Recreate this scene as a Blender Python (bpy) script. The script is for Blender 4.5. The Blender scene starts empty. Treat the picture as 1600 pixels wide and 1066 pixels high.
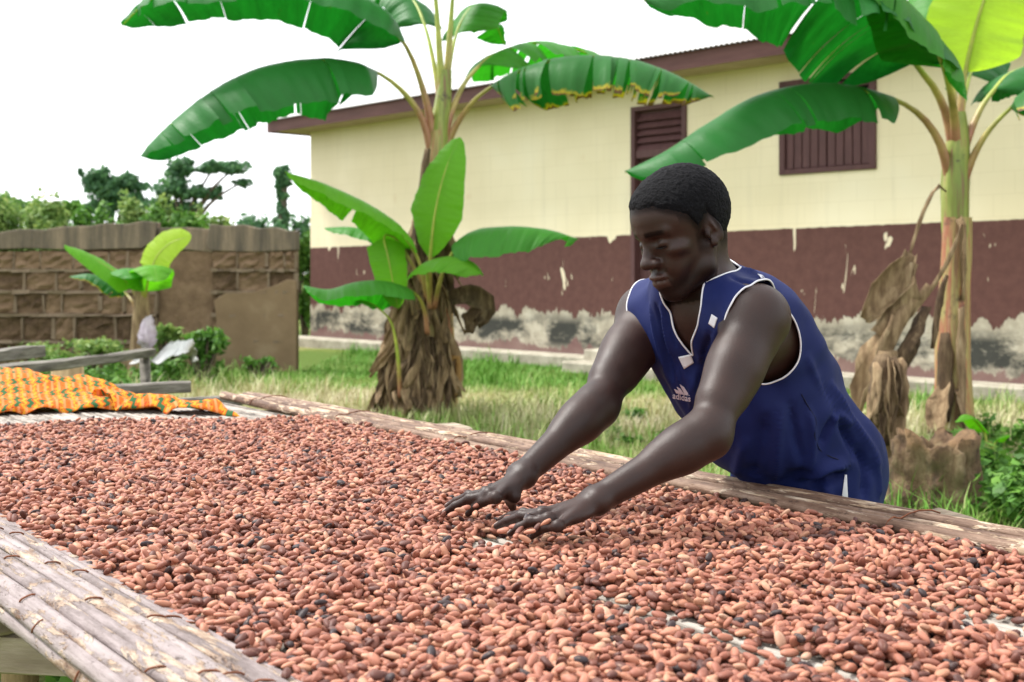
import bpy, bmesh, math, random
import numpy as np
from mathutils import Vector, Matrix
from mathutils.bvhtree import BVHTree

random.seed(7)
RNG = np.random.default_rng(11)
SC = bpy.context.scene
COL = SC.collection

# ------------------------------------------------------------------ camera, sky, sun, exposure
CAMZ, FPX, HOR = 1.25, 2000.0, 425.0
cam_d = bpy.data.cameras.new('camera')
cam = bpy.data.objects.new('camera', cam_d)
COL.objects.link(cam)
cam.location = (0, 0, CAMZ)
cam.rotation_euler = (math.radians(90), 0, 0)
cam_d.sensor_width = 36
cam_d.lens = 45
cam_d.shift_y = -(533 - HOR) / 1600
cam_d.clip_start = 0.05
cam_d.clip_end = 2000
cam_d.dof.use_dof = True
cam_d.dof.focus_distance = 2.33
cam_d.dof.aperture_fstop = 7.1
SC.camera = cam

SUN_EL, SUN_AZ = math.radians(56), math.radians(-68)     # azimuth from +Y, negative = towards -X
world = bpy.data.worlds.new('World')
SC.world = world
world.use_nodes = True
wn = world.node_tree
bg = wn.nodes['Background']
sky = wn.nodes.new('ShaderNodeTexSky')
sky.sky_type = 'NISHITA'
sky.sun_disc = False
sky.sun_elevation = SUN_EL
sky.sun_rotation = SUN_AZ
sky.dust_density = 1.0
sky.air_density = 1.0
sky.ozone_density = 1.0
hs = wn.nodes.new('ShaderNodeHueSaturation')              # thin even cloud: the blue washed out
hs.inputs['Saturation'].default_value = 0.10
hs.inputs['Value'].default_value = 1.0
wn.links.new(sky.outputs[0], hs.inputs['Color'])
cl_mix = wn.nodes.new('ShaderNodeMix'); cl_mix.data_type = 'RGBA'
cl_mix.inputs[0].default_value = 0.8                          # bright even overcast in front of the clear sky
cl_mix.inputs[7].default_value = (2.9, 2.95, 3.05, 1)
wn.links.new(hs.outputs[0], cl_mix.inputs[6])
wn.links.new(cl_mix.outputs[2], bg.inputs['Color'])
bg.inputs['Strength'].default_value = 0.15

sun_d = bpy.data.lights.new('sun', 'SUN')
sun_d.energy = 1.5
sun_d.angle = math.radians(11)
sun_d.color = (1.0, 0.96, 0.9)
sun = bpy.data.objects.new('sun', sun_d)
COL.objects.link(sun)
sdir = Vector((math.sin(SUN_AZ) * math.cos(SUN_EL), math.cos(SUN_AZ) * math.cos(SUN_EL), math.sin(SUN_EL)))
sun.rotation_euler = sdir.to_track_quat('Z', 'Y').to_euler()
sun.location = (0, 0, 12)

SC.view_settings.view_transform = 'Standard'
SC.view_settings.look = 'None'
SC.view_settings.gamma = 1.0
SC.view_settings.exposure = 2.0
SC.cycles.use_denoising = True
SC.cycles.max_bounces = 6
SC.cycles.transparent_max_bounces = 8
SC.render.film_transparent = False

# ------------------------------------------------------------------ helpers
def P(px, py, Y):
    return Vector(((px - 800) / FPX * Y, Y, CAMZ + (HOR - py) / FPX * Y))

def mesh_np(name, verts, faces, smooth=True):
    """faces: list of index tuples or an (n,k) int array"""
    me = bpy.data.meshes.new(name)
    verts = np.asarray(verts, dtype=np.float32).reshape(-1, 3)
    if isinstance(faces, np.ndarray):
        n, k = faces.shape
        me.vertices.add(len(verts)); me.vertices.foreach_set('co', verts.ravel())
        me.loops.add(n * k); me.loops.foreach_set('vertex_index', faces.astype(np.int32).ravel())
        me.polygons.add(n)
        me.polygons.foreach_set('loop_start', np.arange(0, n * k, k, dtype=np.int32))
        me.update(calc_edges=True)
    else:
        me.from_pydata([tuple(map(float, v)) for v in verts], [], [tuple(int(i) for i in f) for f in faces])
    if smooth:
        me.polygons.foreach_set('use_smooth', np.ones(len(me.polygons), dtype=bool))
    me.validate()
    return me

def obj(name, me, mat=None, parent=None, label=None, cat=None, group=None, kind=None, loc=None, rot=None):
    o = bpy.data.objects.new(name, me)
    COL.objects.link(o)
    if mat is not None and me is not None:
        if not me.materials:
            me.materials.append(mat)
    if parent is not None:
        o.parent = parent
    if loc is not None: o.location = loc
    if rot is not None: o.rotation_euler = rot
    if label: o['label'] = label
    if cat: o['category'] = cat
    if group: o['group'] = group
    if kind: o['kind'] = kind
    return o

def thing(name, label, cat, loc=(0, 0, 0), rotz=0, group=None):
    return obj(name, None, None, None, label, cat, group, None, loc, (0, 0, rotz))

class MB:
    """collects shapes into one mesh"""
    def __init__(s): s.v, s.f, s.uv = [], [], []
    def add(s, verts, faces):
        b = len(s.v); s.v += [tuple(v) for v in verts]; s.f += [tuple(i + b for i in f) for f in faces]
    def box(s, c, size, rz=0.0, jit=0.0):
        cx, cy, cz = c; a, b, h = size[0] / 2, size[1] / 2, size[2] / 2
        pts = []
        for dx, dy, dz in ((-1,-1,-1),(1,-1,-1),(1,1,-1),(-1,1,-1),(-1,-1,1),(1,-1,1),(1,1,1),(-1,1,1)):
            x, y, z = dx * a + random.uniform(-jit, jit), dy * b + random.uniform(-jit, jit), dz * h + random.uniform(-jit, jit)
            pts.append((cx + x * math.cos(rz) - y * math.sin(rz), cy + x * math.sin(rz) + y * math.cos(rz), cz + z))
        s.add(pts, [(3,2,1,0),(4,5,6,7),(0,1,5,4),(1,2,6,5),(2,3,7,6),(3,0,4,7)])
    def tube(s, pts, rad, n=8, caps=True, flat=1.0, up=Vector((0, 0, 1))):
        pts = [Vector(p) for p in pts]; m = len(pts)
        if not hasattr(rad, '__len__'): rad = [rad] * m
        verts, faces = [], []
        for i, p in enumerate(pts):
            t = (pts[min(i + 1, m - 1)] - pts[max(i - 1, 0)]).normalized()
            a = t.cross(up)
            if a.length < 1e-3: a = t.cross(Vector((1, 0, 0)))
            a.normalize(); b = a.cross(t)
            for k in range(n):
                th = 2 * math.pi * k / n
                verts.append(p + a * (math.cos(th) * rad[i]) + b * (math.sin(th) * rad[i] * flat))
        for i in range(m - 1):
            for k in range(n):
                k2 = (k + 1) % n
                faces.append((i * n + k, i * n + k2, (i + 1) * n + k2, (i + 1) * n + k))
        if caps:
            faces.append(tuple(range(n - 1, -1, -1))); faces.append(tuple((m - 1) * n + k for k in range(n)))
        s.add(verts, faces)
    def mesh(s, name, smooth=False): return mesh_np(name, s.v, s.f, smooth)
    def build(s, name, mat, parent=None, smooth=False, **kw): return obj(name, s.mesh(name, smooth), mat, parent, **kw)

def bevel(o, w=0.01, seg=2):
    m = o.modifiers.new('bevel', 'BEVEL'); m.width = w; m.segments = seg; m.limit_method = 'ANGLE'

def crom(pts, n):
    """Catmull-Rom resample of a list of Vectors to n points, roughly even"""
    pts = [Vector(p) for p in pts]
    ext = [pts[0] * 2 - pts[1]] + pts + [pts[-1] * 2 - pts[-2]]
    dense = []
    for i in range(1, len(ext) - 2):
        p0, p1, p2, p3 = ext[i - 1], ext[i], ext[i + 1], ext[i + 2]
        for k in range(16):
            t = k / 16
            dense.append(0.5 * ((2 * p1) + (p2 - p0) * t + (2 * p0 - 5 * p1 + 4 * p2 - p3) * t * t + (3 * p1 - p0 - 3 * p2 + p3) * t ** 3))
    dense.append(pts[-1])
    d = [0.0]
    for a, b in zip(dense, dense[1:]): d.append(d[-1] + (b - a).length)
    out, j = [], 0
    for i in range(n):
        s = d[-1] * i / (n - 1)
        while j < len(d) - 2 and d[j + 1] < s: j += 1
        seg = d[j + 1] - d[j]
        out.append(dense[j].lerp(dense[j + 1], 0 if seg < 1e-9 else min(1, (s - d[j]) / seg)))
    return out

def vnoise(p, scale, seed=0):
    """cheap smooth value noise, p (n,3) array -> (n,) in -1..1"""
    q = np.asarray(p, dtype=np.float64) * scale + seed * 17.31
    i = np.floor(q).astype(np.int64); f = q - i
    f = f * f * (3 - 2 * f)
    def h(ix, iy, iz):
        n = (ix * 374761393 + iy * 668265263 + iz * 2147483647 + seed * 1013904223) & 0x7fffffff
        n = ((n ^ (n >> 13)) * 1274126177) & 0x7fffffff
        return ((n ^ (n >> 16)) & 0xffff) / 32767.5 - 1
    r = 0
    for dx in (0, 1):
        for dy in (0, 1):
            for dz in (0, 1):
                w = (f[:, 0] if dx else 1 - f[:, 0]) * (f[:, 1] if dy else 1 - f[:, 1]) * (f[:, 2] if dz else 1 - f[:, 2])
                r = r + w * h(i[:, 0] + dx, i[:, 1] + dy, i[:, 2] + dz)
    return r

# ------------------------------------------------------------------ node material helper
class NT:
    def __init__(s, name):
        s.m = bpy.data.materials.new(name); s.m.use_nodes = True
        s.t = s.m.node_tree; s.b = s.t.nodes['Principled BSDF']; s.out = s.t.nodes['Material Output']
    def n(s, typ, **kw):
        nd = s.t.nodes.new(typ)
        for k, v in kw.items():
            if k.startswith('_'): setattr(nd, k[1:], v)
            else: nd.inputs[k.replace('__', ' ')].default_value = v
        return nd
    def l(s, a, b): s.t.links.new(a, b)
    def coord(s, which='Object', scale=(1, 1, 1), loc=(0, 0, 0), rot=(0, 0, 0)):
        tc = s.n('ShaderNodeTexCoord'); mp = s.n('ShaderNodeMapping')
        mp.inputs['Scale'].default_value = scale; mp.inputs['Location'].default_value = loc; mp.inputs['Rotation'].default_value = rot
        s.l(tc.outputs[which], mp.inputs['Vector']); return mp.outputs[0]
    def noise(s, vec, scale=5, detail=4, rough=0.55, dist=0.0):
        nd = s.n('ShaderNodeTexNoise', Scale=scale, Detail=detail, Roughness=rough, Distortion=dist)
        if vec is not None: s.l(vec, nd.inputs['Vector'])
        return nd.outputs[0]
    def ramp(s, fac, stops, interp='LINEAR'):
        nd = s.n('ShaderNodeValToRGB'); cr = nd.color_ramp; cr.interpolation = interp
        while len(cr.elements) > 1: cr.elements.remove(cr.elements[0])
        first = True
        for pos, c in stops:
            if not hasattr(c, '__len__'): c = (c, c, c)
            if first: e = cr.elements[0]; e.position = pos; first = False
            else: e = cr.elements.new(pos)
            e.color = (*c, 1)
        s.l(fac, nd.inputs['Fac']); return nd.outputs[0]
    def mix(s, fac, a, b, mode='MIX'):
        nd = s.n('ShaderNodeMix', _data_type='RGBA', _blend_type=mode)
        for sock, v in ((nd.inputs[0], fac), (nd.inputs[6], a), (nd.inputs[7], b)):
            if isinstance(v, bpy.types.NodeSocket): s.l(v, sock)
            elif hasattr(v, '__len__'): sock.default_value = (*v, 1) if len(v) == 3 else v
            else: sock.default_value = v
        return nd.outputs[2]
    def math(s, op, a, b=None, clamp=False):
        nd = s.n('ShaderNodeMath', _operation=op, _use_clamp=clamp)
        for sock, v in zip(nd.inputs, (a, b)):
            if v is None: continue
            if isinstance(v, bpy.types.NodeSocket): s.l(v, sock)
            else: sock.default_value = v
        return nd.outputs[0]
    def sep(s, vec):
        nd = s.n('ShaderNodeSeparateXYZ'); s.l(vec, nd.inputs[0]); return nd.outputs
    def bump(s, h, strength=0.4, dist=0.01):
        nd = s.n('ShaderNodeBump', Strength=strength, Distance=dist); s.l(h, nd.inputs['Height']); s.l(nd.outputs[0], s.b.inputs['Normal'])
        return nd
    def color(s, c):
        if isinstance(c, bpy.types.NodeSocket): s.l(c, s.b.inputs['Base Color'])
        else: s.b.inputs['Base Color'].default_value = (*c, 1)
    def set(s, **kw):
        for k, v in kw.items(): s.b.inputs[k.replace('__', ' ')].default_value = v

def simple(name, stops, scale=6, detail=5, rough=0.8, bump=0.3, bdist=0.01, stretch=(1, 1, 1), coords='Object', spec=0.3, bscale=None):
    t = NT(name); v = t.coord(coords, stretch)
    nz = t.noise(v, scale, detail, 0.6)
    t.color(t.ramp(nz, stops)); t.set(Roughness=rough, **{'Specular__IOR__Level': spec})
    if bump: t.bump(t.noise(v, bscale or scale * 3, 6, 0.65), bump, bdist)
    return t.m

# ================================================================== GROUND
def dryness(xy):
    p = np.c_[xy, np.zeros(len(xy))]
    d = 0.55 * vnoise(p, 0.33, 3) + 0.4 * vnoise(p, 1.1, 5) + 0.25 * vnoise(p, 3.1, 6)
    # the strip along the house is greener, the trodden middle drier
    d = d + 0.35 * np.exp(-((p[:, 1] - 11.5) / 2.6) ** 2) - 0.35 * np.exp(-((p[:, 1] - 17) / 3.0) ** 2) - 0.3 * np.exp(-(((p[:, 0] - 3.6) / 1.5) ** 2 + ((p[:, 1] - 7) / 2.2) ** 2))
    return np.clip(0.36 + 0.8 * d, 0, 1)

gx = np.r_[-600, -250, -100, -50, -28, np.arange(-18, 18.01, 0.4), 28, 50, 100, 250, 600]
gy = np.r_[-300, -100, -40, -15, np.arange(-6, 30.01, 0.4), 40, 60, 100, 250, 700]
GX, GY = np.meshgrid(gx, gy)
gp = np.c_[GX.ravel(), GY.ravel()]
near = ((np.abs(gp[:, 0]) < 20) & (gp[:, 1] > -8) & (gp[:, 1] < 32))
gz = np.where(near, 0.025 * vnoise(np.c_[gp, np.zeros(len(gp))], 0.9, 9), 0.0)
nx, ny = len(gx), len(gy)
ii = np.arange(nx * ny).reshape(ny, nx)
gf = np.stack([ii[:-1, :-1], ii[:-1, 1:], ii[1:, 1:], ii[1:, :-1]], -1).reshape(-1, 4)
g_me = mesh_np('ground', np.c_[gp, gz], gf)
at = g_me.attributes.new('dry', 'FLOAT', 'POINT'); at.data.foreach_set('value', dryness(gp).astype(np.float32))
t = NT('grass_ground'); v = t.coord('Object')
a = t.n('ShaderNodeAttribute', _attribute_name='dry')
nz = t.noise(v, 9, 6, 0.7); nz2 = t.noise(v, 60, 4, 0.7)
f = t.math('ADD', a.outputs['Fac'], t.math('MULTIPLY', t.math('SUBTRACT', nz, 0.5), 0.9), True)
c = t.ramp(f, [(0.15, (0.09, 0.18, 0.025)), (0.45, (0.18, 0.24, 0.05)), (0.7, (0.34, 0.31, 0.14)), (0.95, (0.44, 0.38, 0.23))])
c = t.mix(t.ramp(nz2, [(0.35, 0.0), (0.6, 0.55)]), c, (0.09, 0.065, 0.035))
t.color(c); t.set(Roughness=0.95, Specular__IOR__Level=0.1); t.bump(nz2, 0.6, 0.03)
obj('ground', g_me, t.m, kind='structure')

def blades(n, region, hmin, hmax, w, seed):
    """n grass blades as one numpy mesh: 5 verts, a quad and a tip triangle each (as 3 triangles)"""
    r = np.random.default_rng(seed)
    xy = region(r, n)
    n = len(xy)
    dry = np.clip(dryness(xy) + r.normal(0, 0.16, n), 0, 1)
    clump = 0.5 + 0.5 * vnoise(np.c_[xy, np.zeros(n)], 1.7, 21)
    h = (hmin + (hmax - hmin) * r.random(n) ** 1.6) * (0.45 + 0.9 * clump)
    yaw = r.uniform(0, 2 * np.pi, n); lean = r.uniform(0.1, 0.9, n) * h
    ww = w * r.uniform(0.6, 1.5, n) * (0.7 + xy[:, 1] / 22)
    dx, dy = np.cos(yaw), np.sin(yaw)
    base = np.c_[xy, np.full(n, -0.01)]
    side = np.c_[-dy, dx, np.zeros(n)] * ww[:, None]
    mid = base + np.c_[dx * lean * 0.35, dy * lean * 0.35, h * 0.62]
    tip = base + np.c_[dx * lean, dy * lean, h * r.uniform(0.75, 1.0, n)]
    V = np.stack([base - side, base + side, mid + side * 0.8, mid - side * 0.8, tip], 1).reshape(-1, 3)
    k = np.arange(n)[:, None] * 5
    F = np.concatenate([k + [0, 1, 2], k + [0, 2, 3], k + [3, 2, 4]], 0)
    return V, F, np.repeat(dry, 5)

def grass_region(r, n):
    Y = 4.2 + 21 * r.random(n * 2) ** 1.25
    X = r.uniform(-0.47, 0.47, n * 2) * Y + r.uniform(-0.6, 0.6, n * 2)
    xy = np.c_[X, Y]
    # not inside the house or the mud wall
    L = (X + 3.465) * 0.669 - (Y - 22) * 0.743; D = (X + 3.465) * 0.743 + (Y - 22) * 0.669
    ok = ~((L > -0.3) & (D > -0.42)) & ~((X < -2.6) & (Y > 15.8)) & ~((L > 7.2) & (L < 8.9) & (D > -1.1))
    s_, t_ = X * .5896 - Y * .8077, X * .8077 + Y * .5896
    ok &= ~((t_ < 2.0) & (t_ > .5) & (s_ > -4.5) & (s_ < .8))
    return xy[ok][:n]

V, F, dr = blades(230000, grass_region, 0.015, 0.11, 0.0024, 4)
def tuft_region(r, n):
    c = grass_region(r, 420)
    k = r.integers(0, len(c), n); xy = c[k] + r.normal(0, .055, (n, 2)) * (1 + (k % 3)[:, None])
    near = np.array([[-.35, 10.3], [-.1, 9.6], [.3, 9.9], [-.75, 10.0], [.6, 11.2], [2.9, 8.6], [3.3, 9.4], [2.1, 8.2], [-1.1, 10.2], [.1, 10.8]])
    m = n // 4; xy[:m] = near[r.integers(0, len(near), m)] + r.normal(0, .16, (m, 2))
    return xy
def side_region(r, n):                                              # the yard goes on beside and under the table
    xy = np.c_[r.uniform(-7, 7, n), r.uniform(-2, 7, n)]; X, Y = xy[:, 0], xy[:, 1]
    s_, t_ = X * .5896 - Y * .8077, X * .8077 + Y * .5896
    worn = (t_ < 2.0) & (t_ > .5) & (s_ > -4.5) & (s_ < .8) & (r.random(n) < .75)
    return xy[~worn & ~((np.abs(X) < .47 * Y) & (Y > 5.5))]
V3_, F3_, d3_ = blades(90000, side_region, 0.015, 0.10, 0.0030, 24)
F = np.concatenate([F, F3_ + len(V)]); V = np.concatenate([V, V3_]); dr = np.concatenate([dr, d3_])
V2_, F2_, d2_ = blades(26000, tuft_region, 0.10, 0.34, 0.0030, 14)
F = np.concatenate([F, F2_ + len(V)]); V = np.concatenate([V, V2_]); dr = np.concatenate([dr, np.clip(d2_ - .12, 0, 1)])
me = mesh_np('grass', V, F)
at = me.attributes.new('dry', 'FLOAT', 'POINT'); at.data.foreach_set('value', dr.astype(np.float32))
t = NT('grass_blades')
a = t.n('ShaderNodeAttribute', _attribute_name='dry')
t.color(t.ramp(a.outputs['Fac'], [(0.1, (0.11, 0.27, 0.03)), (0.4, (0.22, 0.34, 0.07)), (0.65, (0.43, 0.42, 0.20)), (0.95, (0.58, 0.53, 0.36))]))
t.set(Roughness=0.6, Specular__IOR__Level=0.25)
GRASS_MAT = t.m
obj('grass', me, GRASS_MAT, label='short mixed green and straw-dry grass covering the yard', cat='grass', kind='stuff')

# ================================================================== HOUSE
HX, HY, HROT = -3.465, 22.0, math.atan2(-0.743, 0.669)
house = thing('house', 'long cream and brown painted building with corrugated metal roof', 'building', (HX, HY, 0), HROT)

t = NT('house_paint'); v = t.coord('Object'); X_, Y_, Z_ = t.sep(v)
slow = t.noise(v, 0.6, 3, 0.5); fine = t.noise(v, 9, 6, 0.65); edge = t.noise(t.coord('Object', (1.6, 1.6, 0.5)), 2.2, 5, 0.7)
cream = t.ramp(slow, [(0.3, (0.70, 0.62, 0.42)), (0.55, (0.77, 0.69, 0.49)), (0.8, (0.81, 0.75, 0.57))])
spots = t.ramp(t.noise(v, 2.3, 2, 0.4), [(0.70, 0.0), (0.78, 0.35)])
cream = t.mix(spots, cream, (0.55, 0.38, 0.2))
streak = t.noise(t.coord('Object', (6, 6, 0.25)), 1.3, 5, 0.7)
cream = t.mix(t.ramp(streak, [(0.55, 0.0), (0.75, 0.22)]), cream, (0.45, 0.40, 0.28))
course = t.n('ShaderNodeTexBrick', Scale=1.0, Mortar__Size=0.006)
course.inputs['Brick Width'].default_value = 0.45; course.inputs['Row Height'].default_value = 0.225
course.inputs['Color1'].default_value = (1, 1, 1, 1); course.inputs['Color2'].default_value = (0.97, 0.97, 0.96, 1); course.inputs['Mortar'].default_value = (0.9, 0.89, 0.86, 1)
cmb = t.n('ShaderNodeCombineXYZ'); t.l(X_, cmb.inputs[0]); t.l(Z_, cmb.inputs[1]); t.l(cmb.outputs[0], course.inputs['Vector'])
cream = t.mix(0.55, cream, t.mix(1.0, cream, course.outputs['Color'], 'MULTIPLY'))
brown = t.ramp(fine, [(0.3, (0.090, 0.040, 0.034)), (0.6, (0.115, 0.053, 0.045)), (0.85, (0.145, 0.070, 0.060))])
chipv = t.noise(t.coord('Object', (1.0, 1.0, 0.55), (3.7, 0, 1.2)), 3.0, 3, 0.55, 0.6)
chips = t.math('MULTIPLY', t.ramp(chipv, [(0.665, 0.0), (0.68, 1.0)]), t.ramp(X_, [(8.2 / 20, 0.12), (9.0 / 20, 1.0)]) if False else 1.0)
chips2 = t.ramp(t.noise(t.coord('Object', (2.2, 2.2, 0.45), (1.7, 0, 4.2), (0, 0.5, 0)), 3.4, 3, 0.5, 1.2), [(0.70, 0.0), (0.715, 0.75)])
chips = t.math('MAXIMUM', chips, chips2)
brown = t.mix(chips, brown, (0.68, 0.60, 0.44))
plast = t.ramp(t.noise(v, 3.5, 6, 0.7), [(0.25, (0.20, 0.18, 0.14)), (0.5, (0.40, 0.36, 0.28)), (0.75, (0.60, 0.56, 0.46))])
stain = t.ramp(t.noise(t.coord('Object', (0.9, 1, 1.6)), 1.5, 6, 0.72), [(0.42, 0.0), (0.55, 0.95)])
band = t.ramp(t.math('ABSOLUTE', t.math('SUBTRACT', Z_, 0.42)), [(0.12, 1.0), (0.30, 0.0)])
plast = t.mix(t.math('MULTIPLY', stain, band), plast, (0.025, 0.028, 0.026))
low = t.ramp(t.math('ADD', t.math('MULTIPLY', t.math('SUBTRACT', edge, 0.5), 0.6), t.math('SUBTRACT', 0.27, Z_)), [(0.0, 0.0), (0.03, 0.85)])
plast = t.mix(low, plast, (0.17, 0.09, 0.085))
# dado edge: nearly level, drips of cream over brown
dz = t.math('ADD', t.math('ADD', Z_, t.math('MULTIPLY', X_, -0.0085)), t.math('MULTIPLY', t.math('SUBTRACT', fine, 0.5), 0.035))
drip = t.ramp(t.noise(t.coord('Object', (1, 1, 0.02)), 2.6, 2, 0.4), [(0.66, 0.0), (0.72, 0.16)])
is_cream = t.ramp(t.math('ADD', t.math('SUBTRACT', dz, 1.655), drip), [(0.0, 0.0), (0.012, 1.0)])
pz = t.math('ADD', t.math('ADD', Z_, t.math('MULTIPLY', X_, -0.006)), t.math('MULTIPLY', t.math('SUBTRACT', edge, 0.5), 0.75))
is_brown = t.ramp(t.math('SUBTRACT', pz, 0.66), [(0.0, 0.0), (0.02, 1.0)])
c = t.mix(is_brown, plast, brown); c = t.mix(is_cream, c, cream)
t.color(c); t.set(Roughness=0.85, Specular__IOR__Level=0.2)
t.bump(t.math('ADD', t.math('MULTIPLY', is_brown, 0.35), t.math('MULTIPLY', fine, 0.3)), 0.5, 0.012)
PAINT = t.m

openings = [(9.8, 11.04, 2.36, 3.43), (7.49, 8.39, 0.42, 3.36), (14.2, 15.45, 2.36, 3.43), (2.5 + 14.9, 18.6, 2.36, 3.43)]
HL, HD, HT = 21.0, 8.0, 3.70
xs = sorted({0.0, HL, *[o[0] for o in openings], *[o[1] for o in openings]})
zs = sorted({0.0, HT, *[o[2] for o in openings], *[o[3] for o in openings]})
mb = MB()
for x0, x1 in zip(xs, xs[1:]):
    for z0, z1 in zip(zs, zs[1:]):
        if any(o[0] <= x0 and x1 <= o[1] and o[2] <= z0 and z1 <= o[3] for o in openings): continue
        mb.add([(x0, 0, z0), (x1, 0, z0), (x1, 0, z1), (x0, 0, z1)], [(0, 1, 2, 3)])
for x0, x1, z0, z1 in openings:                                     # reveals
    d = 0.16
    mb.add([(x0, 0, z0), (x0, d, z0), (x0, d, z1), (x0, 0, z1)], [(0, 1, 2, 3)])
    mb.add([(x1, 0, z0), (x1, d, z0), (x1, d, z1), (x1, 0, z1)], [(3, 2, 1, 0)])
    mb.add([(x0, 0, z0), (x1, 0, z0), (x1, d, z0), (x0, d, z0)], [(0, 1, 2, 3)])
    mb.add([(x0, 0, z1), (x1, 0, z1), (x1, d, z1), (x0, d, z1)], [(3, 2, 1, 0)])
mb.add([(0, 0, 0), (0, HD, 0), (0, HD, HT), (0, 0, HT)], [(3, 2, 1, 0)])
mb.add([(HL, 0, 0), (HL, HD, 0), (HL, HD, HT), (HL, 0, HT)], [(0, 1, 2, 3)])
mb.add([(0, HD, 0), (HL, HD, 0), (HL, HD, HT), (0, HD, HT)], [(3, 2, 1, 0)])
mb.build('wall', PAINT, house)

BROWN = simple('brown_gloss_paint', [(0.3, (0.070, 0.030, 0.030)), (0.6, (0.095, 0.042, 0.042)), (0.8, (0.13, 0.065, 0.06))], 7, rough=0.6, bump=0.25, bdist=0.004, stretch=(3, 3, 0.5))
FASCIA = simple('brown_fascia', [(0.3, (0.085, 0.036, 0.033)), (0.7, (0.13, 0.058, 0.052))], 4, rough=0.65, bump=0.2, stretch=(0.4, 3, 3))
ROOFM = simple('weathered_metal_sheet', [(0.3, (0.42, 0.415, 0.40)), (0.6, (0.52, 0.515, 0.50)), (0.85, (0.60, 0.595, 0.58))], 1.5, rough=0.55, bump=0.1, spec=0.5)
CONC = simple('worn_concrete', [(0.25, (0.20, 0.18, 0.14)), (0.5, (0.36, 0.33, 0.26)), (0.75, (0.50, 0.46, 0.38))], 5, rough=0.95, bump=0.5, bdist=0.02)

# roof: hip roof of corrugated sheet
EZ, SL, OH = 3.83, 0.30, 0.60
roof_v, roof_f = [], []
xs_ = np.arange(-0.42, HL + 0.42, 0.0254)
ph = xs_ / 0.0762 * 2 * np.pi
for side in (0, 1):
    b = len(roof_v)
    for x, p_ in zip(xs_, ph):
        top = min(HD / 2, x + 0.42 - OH + 0.001, HL + 0.42 - x - OH)
        y0, y1 = -OH - 0.07, max(top, -OH - 0.06)
        dz_ = 0.011 * math.sin(p_)
        for y in (y0, y1):
            yy = y if side == 0 else HD - y
            roof_v.append((x, yy, EZ + 0.02 + SL * (y + OH) + dz_))
    for i in range(len(xs_) - 1):
        roof_f.append((b + 2 * i, b + 2 * i + 2, b + 2 * i + 3, b + 2 * i + 1))
ys_ = np.arange(-OH, HD + OH, 0.0254)
for side in (0, 1):
    b = len(roof_v)
    for y in ys_:
        run = min(y + OH, HD + OH - y)
        for e in (-0.07, run):
            x = -0.42 + e; x = x if side == 0 else HL - x
            roof_v.append((x, y, EZ + 0.02 + SL * e + 0.011 * math.sin(y / 0.0762 * 2 * math.pi)))
    for i in range(len(ys_) - 1):
        roof_f.append((b + 2 * i, b + 2 * i + 1, b + 2 * i + 3, b + 2 * i + 2))
roof = obj('roof', mesh_np('roof', roof_v, roof_f), ROOFM, house)
for x0, x1, y0, y1 in ((-0.42, HL + 0.42, -OH, -OH + 0.03), (-0.42, -0.39, -OH + 0.03, HD + OH), (HL + 0.39, HL + 0.42, -OH + 0.03, HD + OH), (-0.39, HL + 0.39, HD + OH - 0.03, HD + OH)):
    m_ = MB(); m_.box(((x0 + x1) / 2, (y0 + y1) / 2, EZ - 0.1), (x1 - x0, y1 - y0, 0.20)); m_.build('fascia', FASCIA, roof)
m_ = MB()
m_.box((HL / 2, -OH / 2 + 0.02, EZ - 0.17), (HL + 0.7, OH - 0.05, 0.02)); m_.box((-0.2, HD / 2, EZ - 0.171), (0.36, HD - 0.1, 0.02))
m_.build('soffit', simple('soffit_board', [(0.3, (0.30, 0.24, 0.15)), (0.7, (0.42, 0.34, 0.22))], 3), roof)

def box_part(name, x0, x1, y0, y1, z0, z1, mat, parent, bev=0.004):
    m_ = MB(); m_.box(((x0 + x1) / 2, (y0 + y1) / 2, (z0 + z1) / 2), (x1 - x0, y1 - y0, z1 - z0))
    o = m_.build(name, mat, parent)
    if bev: bevel(o, bev, 1)
    return o

def window(x0, x1, z0, z1):
    w = box_part('window', x0 + .002, x1 - .002, 0.10, 0.15, z0 + .002, z1 - .002, simple('dark_inside', [(0, (0.01, 0.01, 0.01)), (1, (0.02, 0.02, 0.02))], bump=0), house, 0)
    fr = 0.06
    for a in ((x0, x0 + fr, z0, z1), (x1 - fr, x1, z0, z1), (x0 + fr, x1 - fr, z0, z0 + fr), (x0 + fr, x1 - fr, z1 - fr, z1)):
        box_part('frame', a[0] - .01, a[1] + .01, -0.03, 0.09, a[2], a[3], BROWN, w)
    zt = z1 - fr - 0.20
    box_part('frame', x0 + fr + .012, x1 - fr - .012, -0.022, 0.085, zt, zt + 0.04, BROWN, w)
    for k in range(3):                                              # louvres above the shutters
        o = box_part('slat', x0 + fr + .012, x1 - fr - .012, -0.02, 0.06, -0.006, 0.006, BROWN, w, 0)
        o.location = (0, 0, zt + 0.065 + 0.05 * k); 
    xm = (x0 + x1) / 2
    for a, b in ((x0 + fr + .012, xm - .004), (xm + .004, x1 - fr - .012)):
        sh = box_part('shutter', a, b, 0.03, 0.05, z0 + fr, zt - .004, BROWN, w, 0)
        n = 5; bw = (b - a) / n
        for k in range(n):
            box_part('board', a + k * bw + .006, a + (k + 1) * bw - .006, -0.004, 0.03, z0 + fr + .004, zt - .008, BROWN, sh, 0.006)
window(*openings[0]); window(*openings[2]); window(*openings[3])

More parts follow.
